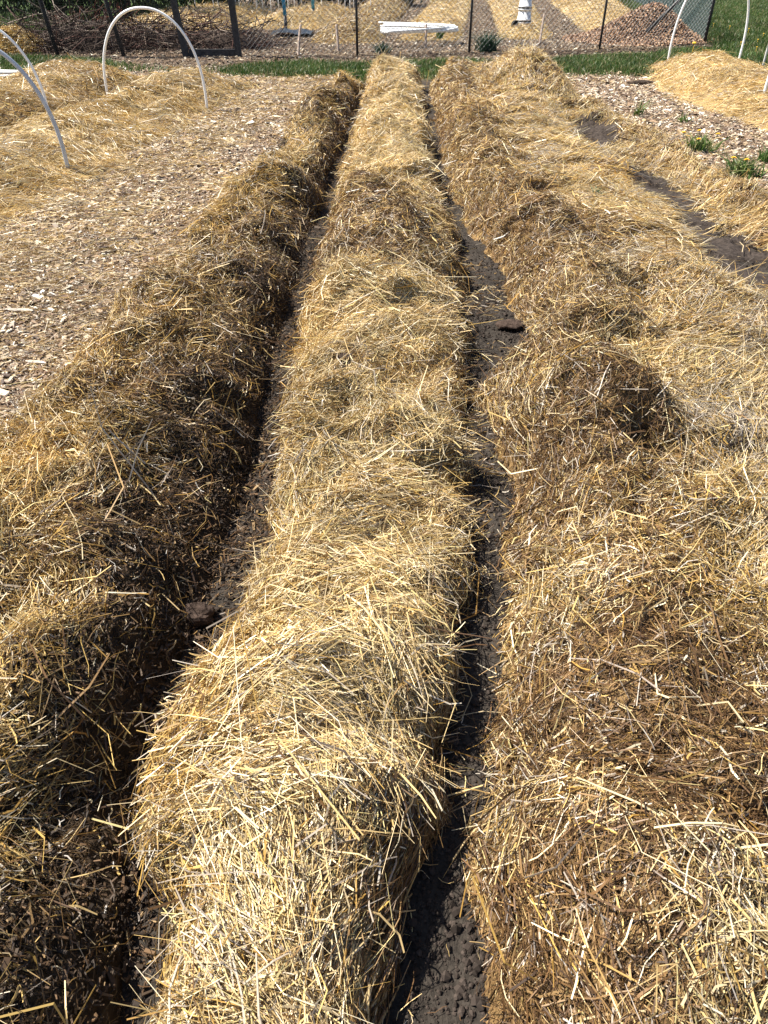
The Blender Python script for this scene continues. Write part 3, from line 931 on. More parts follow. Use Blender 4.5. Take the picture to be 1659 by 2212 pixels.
def chain_link(A, B, h, parent, m, pitch=.085, r=.0031, sag=.0):
    """diamond wire between two points, one part"""
    A, B = np.asarray(A, float), np.asarray(B, float)
    Lf = np.linalg.norm(B - A)
    u = (B - A) / Lf
    nrm = np.array([-u[1], u[0], 0])
    nw, nz = int(Lf / pitch), int(h / (pitch * .5))
    V, F = [], []
    q = np.arange(nz + 1)
    for dirn in (0, 1):
        for k in range(nw + 1):
            off = pitch * k + pitch * .5 + (q % 2) * pitch * .5 * (1 if dirn else -1)
            pts = A + u * off[:, None] + np.array([0, 0, 1]) * (q * pitch * .5)[:, None] + nrm * ((q % 2) * .004 * (1 if dirn else -1))[:, None]
            side = u * r
            a0 = len(V) and sum(len(v) for v in V) or 0
            n = len(pts)
            V.append(np.concatenate([pts + side + nrm * r, pts - side + nrm * r, pts - nrm * r]))
            j = np.arange(n - 1)
            for (a, b) in ((0, 1), (1, 2), (2, 0)):
                F.append(np.stack([a0 + a * n + j, a0 + b * n + j, a0 + b * n + j + 1, a0 + a * n + j + 1], 1))
    V = np.concatenate(V) - np.asarray(parent.location)
    return mesh('wire_mesh', V, np.concatenate(F), m, None, parent)


def post(x, y, h, r, m, parent, lean=(0, 0), sides=10, cap=True):
    b = MB()
    l = np.array([x, y, 0]) - np.asarray(parent.location)
    b.tube(np.stack([l + np.array([0, 0, -.1]), l + np.array([lean[0] * .5, lean[1] * .5, h * .5]), l + np.array([lean[0], lean[1], h])]), r, sides)
    if cap:
        b.lathe([(r * 1.25, h - .01), (r * 1.25, h + .02), (r * .7, h + .045), (.001, h + .05)], l + np.array([lean[0], lean[1], 0]), 10)
    return b.build('post', m, parent, True)


FP = [(-2.45, 14.95), (-.47, 15.1), (1.53, 15.45), (4.0, 16.0), (6.35, 17.15)]
fen = empty('chain_link_fence', (FP[0][0], FP[0][1], 0), 'long grey chain link fence on dark thin posts behind the grass strip', 'fence')
for k in range(4):
    chain_link((*FP[k], .04), (*FP[k + 1], .04), 1.3, fen, M['wire'])
for k, (px_, py_) in enumerate(FP[1:]):
    post(px_, py_, 1.42, .021 if k < 3 else .03, M['steel'], fen)
b = MB()
b.tube(np.array([[a, c, 1.36] for a, c in FP]) - np.asarray(fen.location), .014, 8)
b.build('top_rail', M['steel'], fen, True)
b = MB()
b.tube(np.array([[5.05, 16.75, .22], [6.30, 17.25, 1.28]]) - np.asarray(fen.location), .03, 8)
b.build('brace', M['steel'], fen, True)
sid = empty('chain_link_fence', (6.4, 17.3, 0), 'receding green grey chain link fence dividing the chip pile from the lawn', 'fence')
SP = [(6.4, 17.3), (7.0, 21.5), (7.6, 25.5), (8.3, 30.5)]
for k in range(3):
    chain_link((*SP[k], .03), (*SP[k + 1], .03), 1.3, sid, M['wire_green'], .07, .0032)
for (px_, py_) in SP[1:]:
    post(px_, py_, 1.42, .024, M['steel'], sid)

# black netting fence and dark gate posts
net = empty('netting_fence', (-3.5, 15.0, 0), 'black plastic netting fence on leaning wooden posts in front of the brush pile', 'fence')
b = MB()
x0, x1 = -9.6, -3.42
V, F, k = [], [], 0
for zz in np.arange(.05, 1.25, .033):
    xs = np.linspace(x0, x1, 30)
    pts = np.stack([xs, 15.0 + .03 * np.sin(xs * 2.1) + .01 * np.sin(zz * 9), zz + .015 * np.sin(xs * 1.7 + zz)], 1)
    b.tube(pts - np.asarray(net.location), .0023, 3, False)
for xx in np.arange(x0, x1, .035):
    zs = np.linspace(.03, 1.25, 6)
    b.tube(np.stack([xx + 0 * zs, 15.0 + .03 * math.sin(xx * 2.1) + 0 * zs, zs], 1) - np.asarray(net.location), .0023, 3, False)
b.build('netting', M['plastic_mesh'], net)
post(-5.72, 15.06, 1.4, .035, M['darkwood'], net, (-.16, .0), 7, False)
post(-4.55, 15.05, 1.4, .035, M['darkwood'], net, (-.30, .1), 7, False)
post(-7.6, 15.05, 1.4, .035, M['darkwood'], net, (-.1, .1), 7, False)
gate = empty('gate_frame', (-2.95, 14.95, 0), 'dark wooden gate frame of two thick posts and a low sill board', 'gate')
for xg, ln in ((-.50, -.16), (.42, -.06)):
    b = MB()
    V = np.array([[xg + ln * z / 1.5 + sx, sy, z] for z in (-.1, 1.5) for sy in (-.045, .045) for sx in (-.05, .05)])
    b.add(V, np.array([[0, 2, 3, 1], [4, 5, 7, 6], [0, 1, 5, 4], [2, 6, 7, 3], [0, 4, 6, 2], [1, 3, 7, 5]]))
    b.build('post', M['darkwood'], gate)
b = MB()
b.box((-.04, 0, .05), (.80, .04, .13))
b.build('sill_board', M['darkwood'], gate)

# ------------------------------------------------------------------ stakes, posts, small things by the fence
for (px_, py_, h, ln, lab) in [(643, 119, .46, .08, 'leaning pale wooden stake, the one closest to the gate frame'), (731, 111, .42, -.02, 'upright pale wooden stake just beside a dark fence post'), (919, 103, .38, 0, 'short greyish stake in front of the lying white hoops'), (1165, 96, .5, .03, 'pinkish wooden stake to the side of the white buckets')]:
    p = P(px_, py_)
    b = MB()
    b.tube(np.array([[0, 0, -.1], [ln * .5, 0, h * .5], [ln, 0, h * .93], [ln * 1.05, 0, h]]), [.024, .023, .022, .012], 4)
    o = b.build('wooden_stake', M['stake'])
    o.location = p
    tag(o, lab, 'stake', 'pale stakes inside the fence')
for (px_, py_, h, lab) in [(618, 68, 1.3, 'blue post with a bare grey foot standing beside the black sheet'), (678, 50, 1.3, 'blue post set farther back, between straw mounds')]:
    p = P(px_, py_)
    o = empty('blue_post', p, lab, 'post', 'blue posts')
    b = MB()
    b.tube(np.array([[0, 0, .3], [-.02, 0, .8], [-.03, 0, h]]), .04, 10)
    b.build('painted_pole', M['blue'], o, True)
    b = MB()
    b.tube(np.array([[0.0, 0, -.1], [.0, 0, .1], [0, 0, .3]]), .036, 10)
    b.build('bare_foot', M['steel'], o, True)

# crumpled black sheet
g = np.linspace(-1, 1, 22)
A, B = np.meshgrid(g, g)
c0 = P(632, 76)
Zs = .05 + .07 * fbm(A, B, 1.6, 160) + .05 * np.exp(-(A + .4) ** 2 * 6)
n = 22
i = (np.arange(n - 1)[:, None] * n + np.arange(n - 1)[None]).ravel()
V = np.stack([A.ravel() * .42, B.ravel() * .5, Zs.ravel()], 1)
V2 = V - np.array([0, 0, .006])
rim = np.concatenate([np.arange(n), np.arange(1, n) * n + n - 1, (n - 1) * n + np.arange(n - 2, -1, -1), np.arange(n - 2, 0, -1) * n])
rn = np.roll(rim, -1)
o = mesh('plastic_sheet', np.concatenate([V, V2]), [np.stack([i, i + 1, i + 1 + n, i + n], 1), np.stack([i + n, i + 1 + n, i + 1, i], 1) + n * n, np.stack([rim, rim + n * n, rn + n * n, rn], 1)], M['tarp'], smooth=True)
o.location = c0
tag(o, 'crumpled black plastic sheet on the ground at the foot of a blue post', 'sheet')

# buckets: upturned, one on another
bk = P(1131, 52, .14)


def bucket(z, m, label, rt=.125, rb=.155, h=.30, band=True, grp='upturned buckets stacked in one column'):
    o = empty('bucket', (bk[0], bk[1], z), label, 'bucket', grp)
    b = MB()
    b.lathe([(rb - .012, .0), (rb, .0), (rb, .015), (rb + .008, .02), (rb + .008, .035), (rb - .002, .04), (rb - .004, .07), (rb + .006, .075), (rb + .006, .09), (rb - .006, .095), (rt, h - .01), (rt - .012, h), (.001, h)], (0, 0, 0), 28)
    b.build('body', m, o, True)
    if band:
        b = MB()
        b.lathe([(rb - .003, .043), (rb + .004, .046), (rb + .004, .066), (rb - .004, .069)], (0, 0, 0), 28)
        b.build('band', M['black'], o, True)
    return o


bucket(bk[2], M['bucket'], 'lowest white upturned bucket, wide ribbed rim resting on the straw')
bucket(bk[2] + .245, M['bucket'], 'middle white upturned bucket with a black band', .115, .142)
bucket(bk[2] + .49, M['cream'], 'topmost cream bucket of the upturned column', .11, .135)
pp = P(1111, 60, .12)
o = empty('plant_pot', pp, 'small black pot tipped on its side before the white buckets', 'pot')
b = MB()
rt_ = rotx(R(98))
b.lathe([(.001, -.09), (.045, -.09), (.075, .055), (.082, .055), (.082, .075), (.072, .075), (.043, -.08), (.001, -.08)], (0, 0, .07), 20, None, rt_)
b.build('pot_wall', M['black'], o, True)

# hoops lying flat on the bed behind the fence
for k in range(7):
    c = P(908 + rng.uniform(-8, 8), 73.5 + rng.uniform(-.8, .8), .16)
    b = MB()
    t = np.linspace(0, math.pi, 30)
    w_, l_ = .30 + .11 * k, 1.35 + .25 * rng.random()
    x_ = l_ * (np.sin(t) ** 1.15) - l_ / 2
    p_ = np.stack([x_, -np.cos(t) * w_, .012 * k + .015 * np.sin(t * 2 + k)], 1)
    b.tube(p_ @ rotz(rng.normal(0, .05)).T, .017, 8)
    o = b.build('loose_hoop', M['pvc'], smooth=True)
    o.location = c + np.array([0, 0, .05])
    tag(o, 'white plastic hoop lying flat in the bundle on the straw bed behind the fence', 'hoop', 'hoops lying flat in a bundle')

# ------------------------------------------------------------------ beds behind the fence
print('back beds')


def lin(a, b, ya, yb):
    return lambda y: np.interp(y, [ya, yb], [a, b])


back = [
    ('straw_bed', lin(.25, 1.7, 17.4, 31), lin(1.55, 3.1, 17.4, 31), 17.4, 31, .17, 'pale straw bed behind the fence, with white hoops lying on its near end', .05, .3, .1),
    ('straw_bed', lin(2.35, 3.55, 17.6, 31), lin(3.45, 5.05, 17.6, 31), 17.6, 31, .17, 'pale straw bed behind the fence with the white buckets on it', .05, .3, .1),
    ('straw_bed', lin(4.25, 5.6, 18.0, 31), lin(6.0, 8.0, 18.0, 31), 18.0, 31, .16, 'wide pale straw bed behind the fence, running from the wood chip pile', .05, .3, .1),
    ('straw_bed', lin(-1.55, .1, 16.9, 31), lin(-.1, 1.15, 16.9, 31), 16.9, 31, .34, 'clumpy brownish straw bed behind the fence, next to the blue posts', .32, .4, .25),
    ('straw_bed', lin(-3.4, -2.3, 19.8, 25), lin(-1.35, -.6, 19.8, 25), 19.8, 25, .30, 'rounded pale straw mound behind the blue posts', .08, .35, .15),
    ('straw_bed', lin(-6.2, -5.6, 18.6, 25), lin(-3.5, -2.7, 18.6, 25), 18.6, 25, .30, 'straw mound behind the gate frame with thin white hoops on it', .08, .35, .15),
]
for k, (nm, a, b_, y0, y1, h, lab, w_, g_, gr_) in enumerate(back):
    zf0 = bed_z(h, y1, 200 + 10 * k, 2.2, .8)
    zf = (lambda zf0, y0: lambda x, y, s: (zf0(x, y, s) + .03) * sst(0, .8, y - y0) - .03)(zf0, y0)
    bed(nm, a, b_, y0, y1, zf, lab, 150, 34, 15500, .2, w_, g_, gr_, (.32, .23, .11) if w_ < .2 else (.17, .115, .05), None, 1.5, 1.3)

hy = [(548, 0, -4.2), (570, 5, -3.95)]
for k in range(11):
    xx = [-4.55, -4.05, -3.7, -3.1, -2.95, -2.55, -2.1, -1.95, -1.3, -1.0, -.6][k]
    yy = 22.5 + (k * 7 % 5) * .35
    b = MB()
    b.tube(hoop_pts(.5 + .08 * (k % 3), .95, 22) @ rotz(rng.normal(.0, .35)).T, .011, 6)
    o = b.build('thin_hoop', M['pvc'], smooth=True)
    o.location = (xx, yy, .2)
    tag(o, 'thin white hoop in the row of small hoops behind the blue posts', 'hoop', 'thin white hoops on the mounds behind the blue posts')

# wood chip pile by the fence corner
t = np.linspace(0, 1, 26)
a = np.linspace(0, 2 * math.pi, 61)[:-1]
T, A = np.meshgrid(t, a, indexing='ij')
PX, PY = 4.95 + T * np.cos(A) * (1.55 + .25 * np.cos(A)), 17.75 + T * np.sin(A) * 1.15
hz = np.exp(-((PX - 5.55) / .72) ** 2 - ((PY - 17.9) / .6) ** 2) * .58 + .2 * np.exp(-((PX - 4.6) / .9) ** 2 - ((PY - 17.6) / .6) ** 2)
PZ = hz * (1 - T ** 3) - .03 + .05 * fbm(PX, PY, 3, 170) * (1 - T)
n0, n1 = PX.shape
idx = np.arange(n0 * n1).reshape(n0, n1)
F = np.stack([idx[:-1], np.roll(idx, -1, 1)[:-1], np.roll(idx, -1, 1)[1:], idx[1:]], 2).reshape(-1, 4)[:, ::-1]
V = np.stack([PX, PY, PZ], 2).reshape(-1, 3)
pile = mesh('chip_pile', V, F, M['heap'], np.tile([.11, .075, .05], (len(V), 1)), smooth=True)
rel(pile, (5.1, 17.75, 0))
tag(pile, 'heap of brown wood chips piled inside the fence corner', 'wood chip pile')
n = 9000
tt, aa = np.sqrt(rng.random(n)), rng.uniform(0, 6.28, n)
x, y = 4.95 + tt * np.cos(aa) * (1.55 + .25 * np.cos(aa)), 17.75 + tt * np.sin(aa) * 1.15
hz = np.exp(-((x - 5.55) / .72) ** 2 - ((y - 17.9) / .6) ** 2) * .58 + .2 * np.exp(-((x - 4.6) / .9) ** 2 - ((y - 17.6) / .6) ** 2)
z = hz * (1 - tt ** 3) - .01 + .05 * fbm(x, y, 3, 170) * (1 - tt)
L = rng.uniform(.03, .09, n)
V, F, Cc = chip_geo(x - 5.1, y - 17.75, z + .012, L, L * rng.uniform(.25, .6, n), CHIP[rng.integers(0, len(CHIP), n)] * np.array([1.05, .9, .8]), .6)
tag(mesh('chips', V, F, M['chip'], Cc, pile), kind='stuff')

# brush pile: twigs thrown on a heap
print('brush')


def twig_mesh(n, cx, cy, rx, ry, h, colset, lmin, lmax, steep=.35, rr=(.004, .012)):
    b = MB()
    for k in range(n):
        q = math.sqrt(rng.random())
        an = rng.uniform(0, 6.28)
        x, y = cx + rx * q * math.cos(an), cy + ry * q * math.sin(an)
        z = rng.uniform(.02, 1) * h * (1 - q ** 2.2) + .02
        L = rng.uniform(lmin, lmax)
        th = rng.uniform(0, 6.28)
        el = rng.normal(0, steep)
        d = np.array([math.cos(th) * math.cos(el), math.sin(th) * math.cos(el), math.sin(el)])
        m = 5
        t = np.linspace(-.5, .5, m)
        pts = np.array([x, y, z]) + d * L * t[:, None] + np.cumsum(rng.normal(0, .05 * L, (m, 3)), 0)
        pts[:, 2] = np.maximum(pts[:, 2], .015)
        r = rng.uniform(*rr)
        b.tube(pts, np.linspace(r, r * .35, m), 3, False, colset[rng.integers(0, len(colset))] * rng.uniform(.7, 1.2))
    return b


TW = np.array([[.08, .055, .042], [.13, .095, .075], [.05, .032, .027], [.20, .16, .13], [.10, .05, .04], [.035, .025, .022]])
for (cx, cy, rx, ry, h, n, lab) in [(-5.7, 16.4, 1.9, 1.0, .46, 900, 'large tangled brush pile of brown twigs behind the black netting'), (-3.5, 16.6, 1.5, .9, .42, 520, 'brush pile of greyish branches seen through the gate frame')]:
    b = twig_mesh(n, cx, cy, rx, ry, h, TW, .4, 1.5)
    o = b.build('brush_pile', M['twig'])
    rel(o, (cx, cy, 0))
    tag(o, lab, 'brush pile')
    T2, A2 = np.meshgrid(np.linspace(0, 1, 12), np.linspace(0, 2 * math.pi, 41)[:-1], indexing='ij')
    V = np.stack([rx * .85 * T2 * np.cos(A2), ry * .8 * T2 * np.sin(A2), h * .62 * (1 - T2 ** 2.2) * (1 + .3 * fbm(T2 * np.cos(A2) * 2, T2 * np.sin(A2) * 2, 2, 180)) - .02], 2).reshape(-1, 3)
    idx = np.arange(12 * 40).reshape(12, 40)
    F = np.stack([idx[:-1], np.roll(idx, -1, 1)[:-1], np.roll(idx, -1, 1)[1:], idx[1:]], 2).reshape(-1, 4)[:, ::-1]
    mesh('twig_mass', V, F, M['heap'], np.tile([.03, .021, .017], (len(V), 1)), o, True)
b = twig_mesh(120, -5.6, 17.3, .8, .5, .55, np.array([[.22, .075, .05], [.17, .06, .045]]), .5, 1.1, 1.0, (.004, .008))
o = b.build('shrub', M['twig'])
rel(o, (-5.6, 17.3, 0))
tag(o, 'reddish leafless shrub of upright stems behind the brush pile', 'shrub')
# a low yellow straw heap at the fence end
t = np.linspace(0, 1, 20)
T2, A2 = np.meshgrid(t, np.linspace(0, 2 * math.pi, 41)[:-1], indexing='ij')


def small_heap(cx, cy, rx, ry, h, label, n):
    V = np.stack([rx * T2 * np.cos(A2), ry * T2 * np.sin(A2), h * (1 - T2 ** 2) * (1 + .25 * fbm(T2 * np.cos(A2), T2 * np.sin(A2), 3, 190)) - .03], 2).reshape(-1, 3)
    idx = np.arange(20 * 40).reshape(20, 40)
    F = np.stack([idx[:-1], np.roll(idx, -1, 1)[:-1], np.roll(idx, -1, 1)[1:], idx[1:]], 2).reshape(-1, 4)[:, ::-1]
    o = mesh('straw_heap', V, F, M['heap'], np.tile([.24, .16, .05], (len(V), 1)), smooth=True)
    o.location = (cx, cy, 0)
    tag(o, label, 'straw heap')
    q, an = np.sqrt(rng.random(n)), rng.uniform(0, 6.28, n)
    pos = np.stack([cx + rx * q * np.cos(an), cy + ry * q * np.sin(an), h * (1 - q ** 2)], 1)
    nr = np.stack([q * np.cos(an) * h / rx * 2, q * np.sin(an) * h / ry * 2, np.ones(n)], 1)
    nr /= np.linalg.norm(nr, axis=1)[:, None]
    ps = []
    lay_straw(ps, pos, nr, rng.uniform(0, 3.1, n), np.full(n, .05), np.full(n, .6), np.full(n, 0), 1.4, (0, .04), 1.6, .25)
    tag(join(ps, 'straw', M['straw'], o), kind='stuff')


small_heap(-6.75, 15.7, .62, .4, .36, 'small bright yellow straw heap behind the netting fence', 1500)

# ------------------------------------------------------------------ trees and hedge at the back
print('trees')


def leaves(cl, n, size, cols, droop=.6):
    """small leaf faces round the given clump centres"""
    k = rng.integers(0, len(cl), n)
    c = cl[k][:, :3] + rng.normal(0, 1, (n, 3)) * cl[k][:, 3:4] * np.array([1, 1, 1.3])
    a = rng.uniform(0, 6.28, n)
    d = np.stack([np.cos(a) * .5, np.sin(a) * .5, -droop - rng.random(n)], 1)
    d /= np.linalg.norm(d, axis=1)[:, None]
    s_ = np.cross(d, rng.normal(0, 1, (n, 3)))
    s_ /= np.linalg.norm(s_, axis=1)[:, None]
    L = rng.uniform(.6, 1.3, n) * size
    V = np.empty((n, 4, 3), np.float32)
    V[:, 0] = c
    V[:, 1] = c + d * (L * .5)[:, None] + s_ * (L * .25)[:, None]
    V[:, 2] = c + d * L[:, None]
    V[:, 3] = c + d * (L * .5)[:, None] - s_ * (L * .25)[:, None]
    F = np.arange(n * 4).reshape(n, 4)
    return V.reshape(-1, 3), F, np.repeat(cols[rng.integers(0, len(cols), n)] * rng.uniform(.6, 1.3, n)[:, None], 4, 0)


DK = np.array([[.022, .04, .014], [.035, .055, .02], [.05, .075, .03], [.016, .028, .012]])


def tree(cx, cy, h, rad, label, blossom, n=9000):
    o = empty('tree', (cx, cy, 0), label, 'tree', 'dark trees beyond the brush pile')
    b = MB()
    b.tube(np.array([[0, 0, -.1], [.04, 0, .8], [-.03, .05, 1.8], [.05, 0, h * .8]]), [.13, .11, .08, .02], 9)
    for k in range(9):
        a, z = k * 2.4, .7 + k * .25
        e = np.array([math.cos(a) * rad * .8, math.sin(a) * rad * .8, z + .5])
        b.tube(np.array([[0, 0, z], e * [.5, .5, 1] + [0, 0, .12], e, e * [1.15, 1.15, 1] - [0, 0, .7]]), [.045, .03, .018, .006], 6)
    b.build('trunk', M['bark'], o, True)
    nc = 130
    a, q = rng.uniform(0, 6.28, nc), np.sqrt(rng.random(nc))
    cl = np.stack([np.cos(a) * q * rad, np.sin(a) * q * rad, rng.uniform(.25, h, nc), rng.uniform(.08, .22, nc)], 1)
    V, F, Cc = leaves(cl, n, .11, DK)
    crown = mesh('crown', V, F, M['leaf'], Cc, o)
    if blossom:
        V, F, Cc = leaves(cl[cl[:, 2] > .35][:30], 700, .07, np.array([[.62, .62, .5], [.5, .52, .36], [.3, .36, .16]]))
        mesh('blossom', V, F, M['leaf'], Cc, o)


for k, (cx, cy, h, r_, bl, lab) in enumerate([(-10.6, 23.0, 4.2, 1.5, 0, 'dark drooping tree at the far end of the row'), (-8.3, 22.6, 4.0, 1.5, 1, 'dark tree with white blossom, directly behind the thick shade-tinted hoop'), (-6.5, 22.3, 3.8, 1.4, 1, 'blossoming dark tree standing behind the red stemmed shrub'), (-5.0, 24.8, 4.0, 1.3, 0, 'dark tree at the end of the row beside the straw mounds')]):
    tree(cx, cy, h, r_, lab, bl)


def hedge(x0, x1, cy, h, w, label):
    L_ = x1 - x0
    o = empty('hedge', ((x0 + x1) / 2, cy, 0), label, 'hedge')
    b = MB()
    for k in range(int(L_ / .5)):
        xx = -L_ / 2 + .25 + k * .5
        b.tube(np.array([[xx, 0, -.1], [xx + .03, .02, h * .5], [xx - .05, 0, h * .9]]), [.03, .025, .008], 5)
    b.build('stems', M['bark'], o)
    nc = int(L_ * 26)
    cl = np.stack([rng.uniform(-L_ / 2, L_ / 2, nc), rng.normal(0, w * .4, nc), rng.uniform(.08, h, nc), rng.uniform(.12, .25, nc)], 1)
    V, F, Cc = leaves(cl, int(L_ * 1500), .12, DK * .7)
    mesh('foliage', V, F, M['leaf'], Cc, o)


hedge(-14, -4.4, 25.8, 2.6, 1.2, 'tall dense dark hedge behind the drooping trees')
hedge(-4.4, 1.3, 27.5, 2.0, 1.0, 'dark hedge closing the view behind the straw mounds')


# ------------------------------------------------------------------ weeds, dandelions, bits on the ground
def weed(c, r, n, label, name='weed', h=(.04, .12), flowers=0, broad=.018, cols=None, cat='weed'):
    o = empty(name, c, label, cat)
    cols = GR if cols is None else cols
    b_x = rng.normal(0, r * .35, n)
    b_y = rng.normal(0, r * .35, n)
    V, F, Cc = blades(b_x, b_y, np.zeros(n), rng.uniform(*h, n) * 1.3, rng.uniform(.5, 1.2, n) * broad, cols[rng.integers(0, len(cols), n)], 1.1)
    mesh('leaves', V, F, M['leaf'], Cc, o)
    for k in range(flowers):
        fx, fy = rng.normal(0, r * .55), rng.normal(0, r * .4)
        hz = h[1] * rng.uniform(.9, 1.4)
        b = MB()
        for q in range(3):
            m = 11
            aa = np.arange(m) * 2 * math.pi / m + q * .3
            rr_ = .024 - q * .006
            for a_ in aa:
                u = np.array([math.cos(a_), math.sin(a_), 0])
                v = np.array([-math.sin(a_), math.cos(a_), 0])
                p0 = np.array([fx, fy, hz + q * .004])
                b.add(np.array([p0 + v * .002, p0 - v * .002, p0 + u * rr_ - v * .0045 + [0, 0, .006], p0 + u * rr_ + v * .0045 + [0, 0, .006]]), np.array([[0, 1, 2, 3]]))
        b.build('flower', M['yellow'], o)
        b = MB()
        b.tube(np.array([[fx * .6, fy * .6, 0], [fx * .9, fy * .9, hz * .6], [fx, fy, hz]]), .0025, 5, True, (.12, .16, .05))
        b.build('stalk', M['leaf'], o)
    return o


weed(P(1508, 325), .17, 110, 'dandelion with three yellow flowers at the edge of the straw bank', 'dandelion', (.05, .12), 4, .02, None, 'dandelion')
weed(P(1602, 378), .2, 170, 'larger dandelion clump with one bright yellow flower near the path', 'dandelion', (.05, .13), 2, .02, None, 'dandelion')
weed(P(1656, 348), .12, 60, 'small green weed cut by the picture edge, past the dandelions')
weed(P(1374, 252), .09, 28, 'single green weed sprout on the wood chips nearest the bank', h=(.06, .16))
weed(P(1472, 266), .09, 26, 'green weed sprout out on the open wood chips')
weed(P(1290, 425, .12), .05, 16, 'grey green weed poking through the straw bank', h=(.03, .07), cols=np.array([[.12, .17, .09], [.16, .2, .12]]))
DKG = np.array([[.02, .055, .03], [.03, .07, .035], [.015, .04, .022]])
weed(P(1052, 112), .22, 300, 'bushy dark green weed at the foot of a fence post', h=(.12, .28), cols=DKG)
weed(P(825, 116), .14, 130, 'low dark green weed tuft along the fence foot', h=(.06, .16), cols=DKG)
weed(P(950, 83, .1), .1, 60, 'green sprig in front of the lying white hoops', h=(.08, .2))
weed(P(90, 172), .12, 40, 'green sprig between the pale pipes and the corner straw bed')
weed(P(1325, 12, 0) * np.array([1, 1, 0]), .4, 1, 'weed') if False else None
for k in range(26):
    fx, fy = rng.uniform(6.4, 10), rng.uniform(13.3, 20)
    b = MB()
    b.lathe([(.001, .0), (.011, .003), (.015, .008), (.009, .013), (.001, .014)], (0, 0, 0), 8)
    b.tube(np.array([[0, 0, -.1], [0, 0, 0.002]]), .003, 4, True)
    o = b.build('dandelion_flower', M['yellow'])
    o.location = (fx, fy, .11)
    tag(o, 'tiny yellow dandelion flower dotted on the lawn beyond the hoops', 'flower', 'yellow dandelion flowers on the lawn')
b = MB()
b.lathe([(.001, .0), (.03, .004), (.036, .016), (.022, .03), (.001, .034)], (0, 0, 0), 10)
b.tube(np.array([[0, 0, -.16], [0, 0, 0.002]]), .004, 4, True)
o = b.build('dandelion_flower', M['yellow'])
o.location = P(1483, 112) + np.array([0, -.3, .15])
tag(o, 'lone yellow dandelion flower in the grass strip before the chip pile', 'flower')


def lump(c, r, m, name, label, cat, sq=(1, 1, .7), seed=1):
    t = np.linspace(0, math.pi, 12)
    a = np.linspace(0, 2 * math.pi, 17)[:-1]
    T_, A_ = np.meshgrid(t, a, indexing='ij')
    d = np.stack([np.sin(T_) * np.cos(A_), np.sin(T_) * np.sin(A_), np.cos(T_)], 2)
    rr_ = r * (1 + .3 * fbm(d[..., 0] + d[..., 2] * .7, d[..., 1] + d[..., 2] * .4, 2.2, seed))
    V = (d * rr_[..., None] * np.array(sq)).reshape(-1, 3)
    idx = np.arange(12 * 16).reshape(12, 16)
    F = np.stack([idx[:-1], idx[1:], np.roll(idx, -1, 1)[1:], np.roll(idx, -1, 1)[:-1]], 2).reshape(-1, 4)
    o = mesh(name, V, F, m)
    o.location = c
    return tag(o, label, cat)


def on(heap, px, py, z=.2):
    """the point of a heap's surface near a picture point"""
    c = P(px, py, z)
    for _ in range(6):
        r_ = int(np.argmin(np.abs(heap.Y[:, 0] - c[1])))
        q = int(np.argmin(np.abs(heap.X[r_] - c[0])))
        c = P(px, py, float(heap.Z[r_, q]))
    return c


lump(on(cen, 743, 783) + [0, 0, .022], .024, M['clod'], 'soil_clod', 'larger dark brown clod lying on the pale straw row', 'clod', (1.1, .9, .8), 3)
lump(on(cen, 767, 757) + [0, 0, .018], .017, M['clod'], 'soil_clod', 'smaller dark clod just beyond the larger one on the straw row', 'clod', (1, .9, .8), 5)
lump(on(cen, 735, 800) + [0, 0, .016], .016, M['clod'], 'soil_clod', 'flat dark crumbly clod closest to the viewer on the straw row', 'clod', (1.6, .7, .5), 6)
lump(P(425, 1328, -.05), .05, M['clod'], 'soil_clod', 'grey soil lump in the shaded furrow against the straw row', 'clod', (1.1, .9, .7), 7)
lump(P(1100, 700, -.05), .06, M['clod'], 'soil_clod', 'broad soil lump in the sunlit furrow by the brown clumps', 'clod', (1.3, .9, .3), 8)


def splinter(px, py, L, w, rz, m, name, label, cat, grp):
    b = MB()
    t = np.linspace(-.5, .5, 6)
    pts = np.stack([t * L, .04 * L * np.sin(t * 5), .01 + 0 * t], 1)
    b.tube(pts, w * np.array([.35, .8, 1, .95, .8, .3]), 5)
    o = b.build(name, m)
    c = P(px, py)
    c[2] = float(ground_z(np.array([c[0]]), np.array([c[1]]))[0]) + w * .6
    o.location = c
    o.rotation_euler = (rng.normal(0, .05), rng.normal(0, .06), rz)
    return tag(o, label, cat, grp)


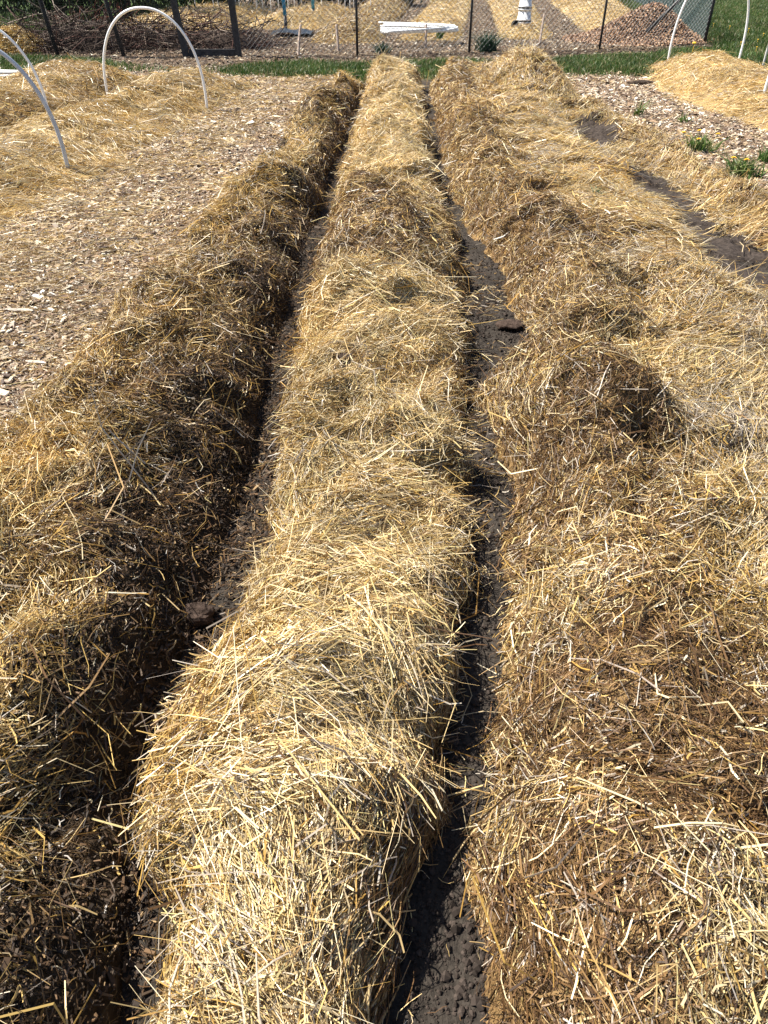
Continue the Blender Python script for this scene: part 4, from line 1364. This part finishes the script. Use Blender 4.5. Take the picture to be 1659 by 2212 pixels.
for (px_, py_, L, w, a, lab) in [(312, 626, .15, .011, .25, 'long pale splinter nearest the dark straw ridge'), (42, 676, .17, .010, -.15, 'pale flat splinter near the outer edge of the path'), (80, 790, .11, .008, -.3, 'pale splinter lying lowest on the open chips'), (88, 590, .12, .007, -.4, 'thin pale splinter amid strewn straw'), (70, 570, .06, .008, 1.9, 'short stubby pale splinter beside a thin one')]:
    splinter(px_, py_, L, w, a, M['splinter'], 'wood_splinter', lab, 'splinter', 'pale splinters on the chip path')
for (px_, py_, L, w, a, lab) in [(240, 545, .16, .010, .35, 'dark stick in the middle of the chip path'), (210, 690, .18, .009, .3, 'dark stick lying beside the long pale splinter'), (290, 515, .22, .008, .05, 'thin dark twig across the path, farthest from the viewer'), (1382, 182, .42, .028, .2, 'thick dark stick lying on the chips by the tall white hoop'), (500, 425, .10, .012, .2, 'short dark stub close to the straw ridge')]:
    splinter(px_, py_, L, w, a, M['stick'], 'stick', lab, 'stick', 'dark sticks on the wood chips')

# ------------------------------------------------------------------ light, sky, camera
EL, AZX, AZY = R(54), -.954, .30
sun_d = np.array([AZX * math.cos(EL), AZY * math.cos(EL), math.sin(EL)])
ld = bpy.data.lights.new('sun', 'SUN')
ld.energy = 5.0
ld.angle = R(.5)
ld.color = (1.0, .94, .83)
lo = bpy.data.objects.new('sun', ld)
COL.objects.link(lo)
from mathutils import Vector
lo.rotation_euler = Vector(sun_d).to_track_quat('Z', 'Y').to_euler()
w = bpy.data.worlds.new('World')
scene.world = w
w.use_nodes = True
nt = w.node_tree
sky = nt.nodes.new('ShaderNodeTexSky')
sky.sky_type = 'NISHITA'
sky.sun_disc = False
sky.sun_elevation = EL
sky.sun_rotation = math.atan2(AZX, AZY)
bg = nt.nodes['Background']
bg.inputs['Strength'].default_value = .065
nt.links.new(sky.outputs[0], bg.inputs['Color'])

cd = bpy.data.cameras.new('camera')
cd.sensor_fit = 'VERTICAL'
cd.sensor_height = 24
cd.lens = 24 * FPX / 2212
cd.clip_end = 1000
cd.clip_start = .05
co = bpy.data.objects.new('camera', cd)
co.location = (0, 0, CAM_H)
co.rotation_euler = (R(90) - PITCH, 0, 0)
COL.objects.link(co)
scene.camera = co
scene.view_settings.view_transform = 'Standard'
scene.view_settings.look = 'None'
scene.view_settings.exposure = 1.36
scene.view_settings.gamma = 1
scene.cycles.max_bounces = 6
scene.cycles.diffuse_bounces = 3
scene.cycles.transmission_bounces = 3
print('polygons', sum(len(o.data.polygons) for o in scene.objects if o.type == 'MESH'))
